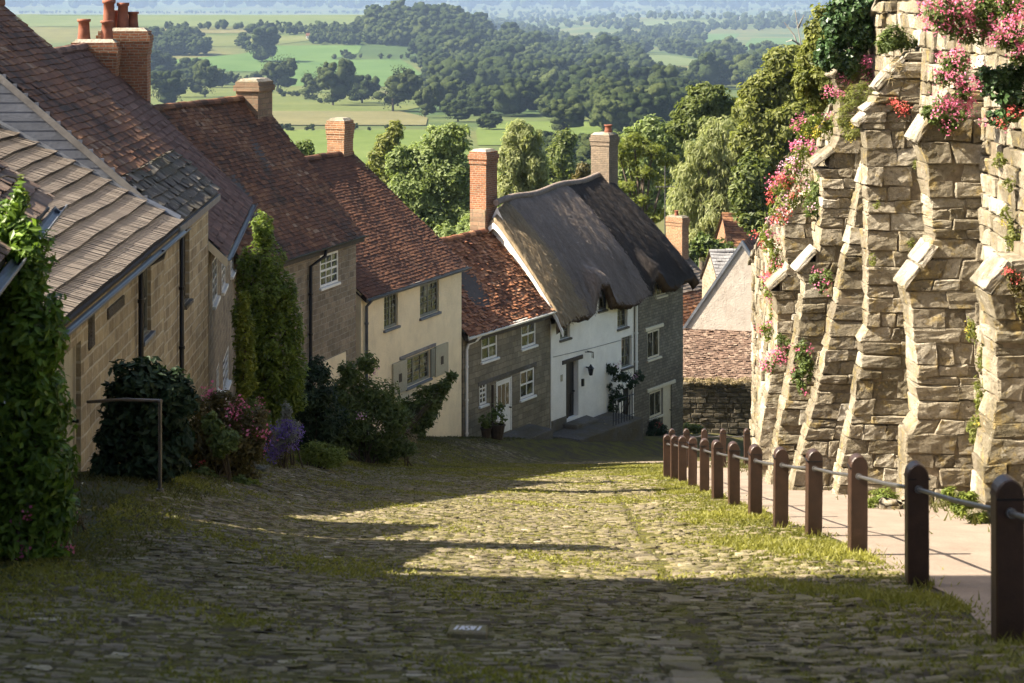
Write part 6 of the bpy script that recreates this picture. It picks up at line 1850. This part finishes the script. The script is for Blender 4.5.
plant('hedge', 'leafy hedge behind the cream house and the thatch', 'hedge', 112, [(380 + 16 * i, 240 + (i % 2) * 8, 14, 18) for i in range(8)], 5200, .34, .16, 'leaf_pale', stems=False)

def dead_tree():
    Y = 119
    b = np.array(pt(812, 120, Y))
    r = empty('dead_tree', tuple(b), 'bare pale dead branches above the olive green tree', 'tree')
    mb = MB()
    for path in ([(812, 120), (806, 80), (800, 40), (795, 10)], [(803, 60), (794, 35), (784, 22)], [(805, 70), (812, 45), (808, 25)], [(801, 45), (792, 40), (786, 42)], [(798, 28), (804, 15)]):
        P = [np.array(pt(a, c, Y + rng.uniform(-.3, .3))) - b for a, c in path]
        mb.tube(P, list(np.linspace(.07, .02, len(P))), 6)
    mb.build('branches', M['bargeboard'], r)
dead_tree()
# ------------------------------------------------------------------ the vale
FIELD = {}
def field_mat(name, c1, c2, rows=0.0):
    a = NT(name)
    c = a.co('Object', (1, 1, 0))
    n = a.noise(c, 0.012, 5, 0.6); n2 = a.noise(a.co('Object', (0.25, 0.04, 0)), 1.0, 3, 0.6)
    col = a.ramp(n, [(0.3, c1), (0.7, c2)])
    if rows:
        col = a.mix(rows, col, a.ramp(n2, [(0.35, (0.6, 0.6, 0.6)), (0.65, (1, 1, 1))]), 'MULTIPLY')
    return a.done(a.pbsdf(col, 0.95, None, 0.05))
FM = {'pale': field_mat('pale_pasture', (0.068, 0.092, 0.037), (0.095, 0.115, 0.049)), 'green': field_mat('green_pasture', (0.046, 0.085, 0.024), (0.068, 0.111, 0.033)),
      'olive': field_mat('olive_pasture', (0.067, 0.083, 0.027), (0.101, 0.110, 0.041)), 'yellow': field_mat('yellow_meadow', (0.063, 0.083, 0.024), (0.099, 0.111, 0.036), .3),
      'tan': field_mat('tan_stubble', (0.092, 0.090, 0.041), (0.126, 0.118, 0.056), .3), 'lime': field_mat('lime_meadow', (0.065, 0.096, 0.021), (0.099, 0.130, 0.037), .25)}
_grid = {}
def first_hit(px, py):
    """Distance at which the sight lines first meet the ground beyond the town."""
    Y = np.geomspace(160, 20000, 2600)
    out = np.zeros(len(px))
    for i, (a, b) in enumerate(zip(px, py)):
        X = (a - 512) * Y / F
        h = np.nonzero(G(X, Y) >= -b * Y / F)[0]
        out[i] = Y[h[0]] if len(h) else 20000
    return out
FIELDS = []
def field(kind, rows, lift=0.5):
    """rows: (py, left px, right px) from far to near; draped over the ground."""
    rows = sorted(rows)
    FIELDS.append(rows)
    py = np.array([r[0] for r in rows], float)
    n = max(6, int((py[-1] - py[0]) / 1.2)); m = 28
    pp = np.linspace(py[0], py[-1], n)
    xl = np.interp(pp, py, [r[1] for r in rows]); xr = np.interp(pp, py, [r[2] for r in rows])
    PX = xl[:, None] + (xr - xl)[:, None] * np.linspace(0, 1, m)[None]; PYY = np.broadcast_to(pp[:, None], PX.shape)
    Y = first_hit(PX.ravel(), PYY.ravel()).reshape(PX.shape)
    X = (PX - 512) * Y / F
    Z = G(X, Y) + lift
    V = np.stack([X, Y, Z], -1).reshape(-1, 3)
    i = np.arange(n - 1)[:, None] * m + np.arange(m - 1)[None]
    mb = MB(); mb.add(V, np.stack([i, i + 1, i + m + 1, i + m], -1).reshape(-1, 4))
    tag(mb.build('field', FM[kind], smooth=True, uv=False), kind='structure')
field('pale', [(14.5, 20, 372), (20, 20, 370), (27, 20, 366)])
field('tan', [(30, 150, 248), (33.5, 146, 246)])
field('olive', [(36, 196, 318), (41, 198, 310), (47, 200, 262)])
field('green', [(46, 262, 362), (54, 245, 358), (60, 172, 330), (66, 168, 300), (72, 176, 260)])
field('green', [(60, 330, 400), (66, 296, 412), (74, 286, 421), (82, 284, 420), (87, 290, 412)])
field('yellow', [(86, 100, 330), (94, 120, 370), (104, 140, 440), (112, 150, 400)])
field('tan', [(112, 262, 400), (118, 262, 428), (126, 262, 426)])
field('lime', [(130, 280, 430), (140, 280, 460), (152, 280, 470), (176, 280, 520)], .2)
field('lime', [(122, 480, 600), (132, 476, 612), (146, 478, 606)], .3)
field('pale', [(55.5, 632, 668), (60, 634, 698), (66, 660, 702)])
field('pale', [(66, 690, 748), (70, 686, 746), (76, 690, 742)])
field('green', [(34, 706, 740), (38, 704, 736), (44, 708, 726)])
field('green', [(38, 752, 800), (44, 746, 800), (50, 742, 790)])
field('pale', [(20.5, 650, 738), (23, 640, 740), (26, 640, 700)])
field('tan', [(91, 562, 586), (96, 560, 584), (101, 562, 574)])
field('green', [(72, 560, 600), (76, 545, 604), (80, 548, 590)])
field('pale', [(47, 560, 600), (50, 552, 602), (53, 556, 590)])
field('green', [(98, 480, 530), (103, 474, 532), (107, 480, 520)])
field('pale', [(36, 486, 520), (39, 484, 518)])

def ico():
    import bmesh
    bm = bmesh.new(); bmesh.ops.create_icosphere(bm, subdivisions=2, radius=1.0)
    v = np.array([x.co[:] for x in bm.verts]); f = np.array([[y.index for y in x.verts] for x in bm.faces]); bm.free()
    return v, f
IV, IF = ico()
def lumps(mb, C, Rr, tint, mat=0, rg=None, amp=.26):
    '''Uneven rounded foliage masses: one bumpy ball per centre.'''
    r = rg or rng
    n = len(C)
    k = 1 + r.normal(0, amp, (n, len(IV)))[:, :, None]
    V = C[:, None] + IV[None] * k * Rr[:, None]
    off = (np.arange(n) * len(IV))[:, None, None]
    mb.add(V.reshape(-1, 3), (IF[None] + off).reshape(-1, 3), mat, np.repeat(np.broadcast_to(tint, (n,)), len(IF)))
# tree shapes shared by the copies across the vale
def vale_tree_mesh(name, n, size, squat, mat, seed):
    global rng
    keep = rng; rng = np.random.default_rng(seed)
    B = []
    for k in range(7):
        a = rng.uniform(0, 6.28); rr = rng.uniform(.1, .48)
        B.append(((rr * math.cos(a), rr * math.sin(a), (.42 + .4 * rng.random()) * squat), (rng.uniform(.24, .38), rng.uniform(.24, .38), rng.uniform(.2, .32) * squat)))
    B.append(((0, 0, .35 * squat), (.5, .5, .26 * squat)))
    P, N, T = cloud(B, n, 12, .38, .3, .3, .22)
    mb = MB()
    sub = []
    for c, r in B:
        for _ in range(5):
            d = rng.normal(size=3); d /= np.linalg.norm(d)
            sub.append((np.array(c) + d * np.array(r) * .7, np.array(r) * rng.uniform(.3, .5)))
    lumps(mb, np.array([q[0] for q in sub]), np.array([q[1] for q in sub]), np.clip(rng.normal(.4, .12, len(sub)), 0, 1), 0, rng, .12)
    leaves(mb, P, N, size * .55 * rng.uniform(.7, 1.3, len(P)), size * .45, T, 0)
    mb.tube([(0, 0, -.05), (0.01, 0, .3 * squat)], [.035, .025], 6, 1)
    o = mb.build(name, [M[mat], M['bark']], smooth=True, uv=False)
    rng = keep
    me = o.data
    bpy.data.objects.remove(o)
    return me
TM = [vale_tree_mesh('vale_tree', 1600, .1, s, m, k) for k, (s, m) in enumerate(((1.0, 'leaf_far'), (.85, 'leaf_far'), (1.1, 'leaf_far2'), (.9, 'leaf_far'), (1.2, 'leaf_far2')))]
def vale_tree(px, py_base, wpx, label, group, k=None, name='oak_tree'):
    Y = first_hit([px], [py_base])[0]
    X = (px - 512) * Y / F
    o = bpy.data.objects.new(name, TM[rng.integers(0, 5) if k is None else k])
    s = wpx * Y / F
    o.location = (X, Y, gz(X, Y)); o.scale = (s, s, s * rng.uniform(.85, 1.1)); o.rotation_euler = (0, 0, rng.uniform(0, 6.28))
    COL.objects.link(o)
    tag(o, label, 'tree', group)
named = [(393, 112, 42, 'broad dark oak in the middle of the yellow meadow'), (333, 106, 34, 'tallest of the meadow trees, left of the broad dark oak'), (312, 100, 24, 'smaller tree at the left end of the meadow tree clump'),
         (362, 104, 32, 'mid tree joining the broad dark oak on its left'), (425, 118, 22, 'spreading tree on the meadow edge, right of the oak clump'), (440, 110, 26, 'dark tree behind the spreading meadow tree'), (458, 122, 30, 'big rounded oak at the right end of the meadow'),
         (480, 116, 26, 'oak joined to the rounded oak at the meadow end'), (489, 130, 22, 'low oak in front of the joined oaks'), (499, 124, 10, 'small round bush tree on the meadow edge'),
         (278, 93, 32, 'dark oak beside the pale stone chimney'), (262, 62, 32, 'dark oak standing on the green pasture'), (246, 50, 10, 'small hedge tree at the olive pasture corner'), (242, 48, 16, 'round lone tree on the olive pasture'),
         (160, 80, 34, 'left pasture oak beside the brick chimney stack'), (172, 78, 26, 'oak behind the left pasture oak'), (190, 84, 30, 'broad dark oak on the left pasture'), (176, 98, 24, 'pale willow in the left meadow'), (168, 106, 34, 'pale leafy tree behind the brown house ridge'),
         (205, 98, 28, 'open lone tree in the left meadow'), (222, 88, 20, 'hedge oak left of the stone chimney'), (345, 58, 9, 'small tree on the green hedge line'), (352, 60, 8, 'tiny tree by the hedge gap on the green pasture'), (212, 88, 14, 'rounded hedge bush in the left meadow'),
         (563, 138, 36, 'dark lone oak in the meadow behind the thatch'), (705, 68, 13, 'lone tree on the pale right pasture'), (702, 76, 10, 'small tree below the lone pasture tree'), (737, 76, 8, 'small tree by the right pasture hedge')]
for px, py, w, lab in named:
    vale_tree(px, py, w, lab, 'hedgerow trees in the vale', 0 if w == 10 else None)
for i in range(16):
    px = rng.uniform(270, 330); py = 91 + (px - 270) * .22 + rng.normal(0, 1.5)
    vale_tree(px, py, rng.uniform(4, 7), 'small scrub bush dotted in the yellow meadow', 'scrub bushes in the yellow meadow', None, 'bush')
for i in range(14):
    px = rng.uniform(280, 400)
    vale_tree(px, 130.5 + rng.normal(0, .8), rng.uniform(4, 8), 'small hedge bush below the tan field', 'hedge bushes under the tan field', None, 'bush')

def woodland(name, label, region, n, hts, mats, leafn=90, seed=1, ncard=90, csz=.075):
    """A wood that reads as one mass: many small crowns in one mesh. region: list of (py, l, r) rows, bases of the trees."""
    r0 = np.random.default_rng(seed)
    rows = sorted(region)
    py0, py1 = rows[0][0], rows[-1][0]
    py = py0 + (py1 - py0) * r0.random(n)
    l = np.interp(py, [r[0] for r in rows], [r[1] for r in rows]); r = np.interp(py, [r[0] for r in rows], [r[2] for r in rows])
    px = l + (r - l) * r0.random(n)
    ok = np.ones(n, bool)
    for fr in FIELDS:                                    # keep the pastures and the strip before them open
        a = [q[0] for q in fr]
        inside = (py > a[0] - .3) & (py < a[-1] + (7 if a[0] > 30 else 2)) & (px > np.interp(py, a, [q[1] for q in fr]) - 2) & (px < np.interp(py, a, [q[2] for q in fr]) + 2)
        ok &= ~inside
    px, py = px[ok], py[ok]; n = len(px)
    Y = first_hit(px, py)
    X = (px - 512) * Y / F
    Z = G(X, Y)
    base = []
    for v in range(7):
        C = []; Rr = []
        for _ in range(leafn):
            a = r0.uniform(0, 6.28); q = math.sqrt(r0.random()) * .42; zz = r0.uniform(.25, .85)
            q *= math.sqrt(max(.1, 1 - ((zz - .5) / .5) ** 2))
            C.append((q * math.cos(a), q * math.sin(a), zz)); Rr.append(np.array([1, 1, .8]) * r0.uniform(.08, .17))
        C.append((0, 0, .45)); Rr.append(np.array([.36, .36, .4]))
        base.append((np.array(C), np.array(Rr)))
    mb = MB()
    for i in range(n):
        C, Rr = base[i % 7]
        s = r0.uniform(*hts) * (1.3 if r0.random() < .12 else 1); a = r0.uniform(0, 6.28); w = r0.uniform(.8, 1.25)
        ca, sa = math.cos(a), math.sin(a)
        C2 = np.stack([(C[:, 0] * ca - C[:, 1] * sa) * w, (C[:, 0] * sa + C[:, 1] * ca) * w, C[:, 2] * r0.uniform(.8, 1.1)], 1) * s + [X[i], Y[i], Z[i]]
        t0 = r0.normal(.4, .2)
        kk = ncard
        dd = unit(r0.normal(size=(kk, 3))); ci = r0.integers(0, len(C2), kk)
        leaves(mb, C2[ci] + dd * Rr[ci] * s * 1.05, dd + [0, 0, .3], s * csz, s * csz * .8, np.clip(t0 + r0.normal(0, .15, kk), 0, 1), 0)
        lumps(mb, C2, Rr * s * .92, np.clip(t0 + r0.normal(0, .08, len(C2)), 0, 1), 0 if r0.random() < .65 else 1, r0, .12)
    o = mb.build(name, [M[m] for m in mats], smooth=True, uv=False)
    tag(o, label, 'woodland', None, 'stuff')
FT = ('leaf_far', 'leaf_far2')
woodland('woodland', 'wooded hill in the left of the vale', [(22, 372, 480), (30, 360, 520), (40, 372, 560), (56, 420, 600), (70, 424, 620)], 420, (20, 34), FT, 26, 1)
woodland('woodland', 'broad wood across the middle of the vale', [(46, 500, 640), (60, 430, 630), (76, 430, 660), (88, 430, 640), (96, 430, 560)], 430, (18, 30), FT, 26, 2, 170, .065)
woodland('woodland', 'nearer wood behind the thatched cottage', [(84, 590, 690), (98, 500, 700), (112, 440, 690), (126, 600, 680), (140, 590, 660)], 220, (15, 25), FT, 26, 3, 420, .05)
woodland('woodland', 'dark copse left of the green pasture', [(41, 148, 196), (48, 148, 205), (56, 150, 210)], 90, (16, 25), FT, 26, 4)
woodland('woodland', 'tree belt along the far pale field', [(12.5, 20, 372), (14, 20, 372)], 190, (12, 18), FT, 6, 5)
woodland('woodland', 'hedgerow below the far pale field', [(27.5, 20, 372), (29.5, 150, 372), (35, 220, 420)], 200, (9, 15), FT, 6, 6)
woodland('woodland', 'woods on the right side of the vale', [(28, 600, 800), (36, 640, 705), (46, 560, 720), (54, 600, 760), (66, 705, 800), (78, 700, 800), (90, 690, 800)], 380, (17, 28), FT, 26, 7, 150, .065)
woodland('woodland', 'distant woods fading into the blue haze', [(8, 380, 900), (13, 380, 900), (20, 460, 900), (29, 500, 800)], 750, (16, 30), FT, 6, 8, 24, .1)
woodland('woodland', 'hedge line crossing the green pastures', [(58.5, 338, 410), (59.5, 300, 410), (66, 288, 312)], 60, (5, 9), FT, 6, 9)
woodland('woodland', 'trees round the farm on the pasture edge', [(40, 300, 345), (46, 318, 400), (36, 270, 320)], 110, (9, 15), FT, 9, 10)
woodland('woodland', 'hedgerow trees at the back of the yellow meadow', [(84, 150, 300), (88, 200, 300), (92, 440, 560)], 70, (8, 14), FT, 9, 11)
woodland('woodland', 'trees on the slope below the houses', [(150, 540, 700), (170, 540, 700), (200, 560, 680)], 90, (7, 11), FT, 26, 12, 420, .05)

woodland('woodland', 'faint woods on the farthest blue hills', [(1.5, 0, 1000), (5, 0, 1000), (9, 0, 1000)], 420, (60, 150), FT, 5, 21, 10, .1)

def farm(px, py, w, hpx, label, wall, roof):
    Y = first_hit([px], [py])[0]; X = (px - 512) * Y / F; z = gz(X, Y)
    s = Y / F
    r = empty('farmhouse', (X, Y, z), label, 'building')
    L, H, D = w * s, hpx * s * .55, w * s * .45
    mb = MB(); mb.box(-L / 2, L / 2, 0, D, -1, H); mb.add([(-L / 2, 0, H), (-L / 2, D, H), (-L / 2, D / 2, H + hpx * s * .45)], [(0, 1, 2)]); mb.add([(L / 2, 0, H), (L / 2, D, H), (L / 2, D / 2, H + hpx * s * .45)], [(0, 1, 2)])
    mb.build('wall', M[wall], r)
    rf = MB(); e = hpx * s * .45
    rf.hexa([(-L / 2 - .3, -.4, H - .1), (L / 2 + .3, -.4, H - .1), (L / 2 + .3, D / 2, H + e), (-L / 2 - .3, D / 2, H + e), (-L / 2 - .3, -.4, H + .15), (L / 2 + .3, -.4, H + .15), (L / 2 + .3, D / 2, H + e + .25), (-L / 2 - .3, D / 2, H + e + .25)])
    rf.hexa([(-L / 2 - .3, D + .4, H - .1), (L / 2 + .3, D + .4, H - .1), (L / 2 + .3, D / 2, H + e), (-L / 2 - .3, D / 2, H + e), (-L / 2 - .3, D + .4, H + .15), (L / 2 + .3, D + .4, H + .15), (L / 2 + .3, D / 2, H + e + .25), (-L / 2 - .3, D / 2, H + e + .25)])
    rf.build('roof', M[roof], r)
    wn = MB()
    for k in range(3):
        x = -L * .33 + k * L * .33
        wn.box(x - L * .05, x + L * .05, -.08, .02, H * .35, H * .75)
    wn.build('windows', M['glass'], r)
farm(309, 39.5, 6, 6, 'white farmhouse end among trees on the pasture edge', 'white_render', 'tile_red')
farm(322, 38.5, 12, 6, 'long pale farmhouse with reddish roof among the trees', 'gable_render', 'tile_orange')
farm(555, 55, 12, 5, 'pale farm shed in the middle of the broad wood', 'white_paint', 'slate_pale')
farm(598, 54, 8, 5, 'white farm building right of the pale shed in the wood', 'white_paint', 'slate_pale')
farm(540, 101, 16, 4, 'low grey barn at the edge of the tan field', 'bargeboard', 'slate_pale')
farm(738, 20, 4, 3, 'tiny white house on the distant right ridge', 'white_paint', 'slate_pale')
farm(532, 20, 5, 3, 'tiny white house far off in the hazy trees', 'white_paint', 'slate_pale')

# ------------------------------------------------------------------ the air over the vale
def haze():
    a = NT('haze_air')
    v = a.n("ShaderNodeVolumePrincipled", {'Color': (0.3, 0.42, 0.62), 'Density': 7.0e-5, 'Anisotropy': 0.0})
    a.t.links.new(v.outputs[0], a.out.inputs['Volume'])
    mb = MB(); mb.box(-13500, 13500, -60, 21000, -101, 60)
    o = mb.build('haze', a.m, uv=False)
    tag(o, kind='stuff')
haze()
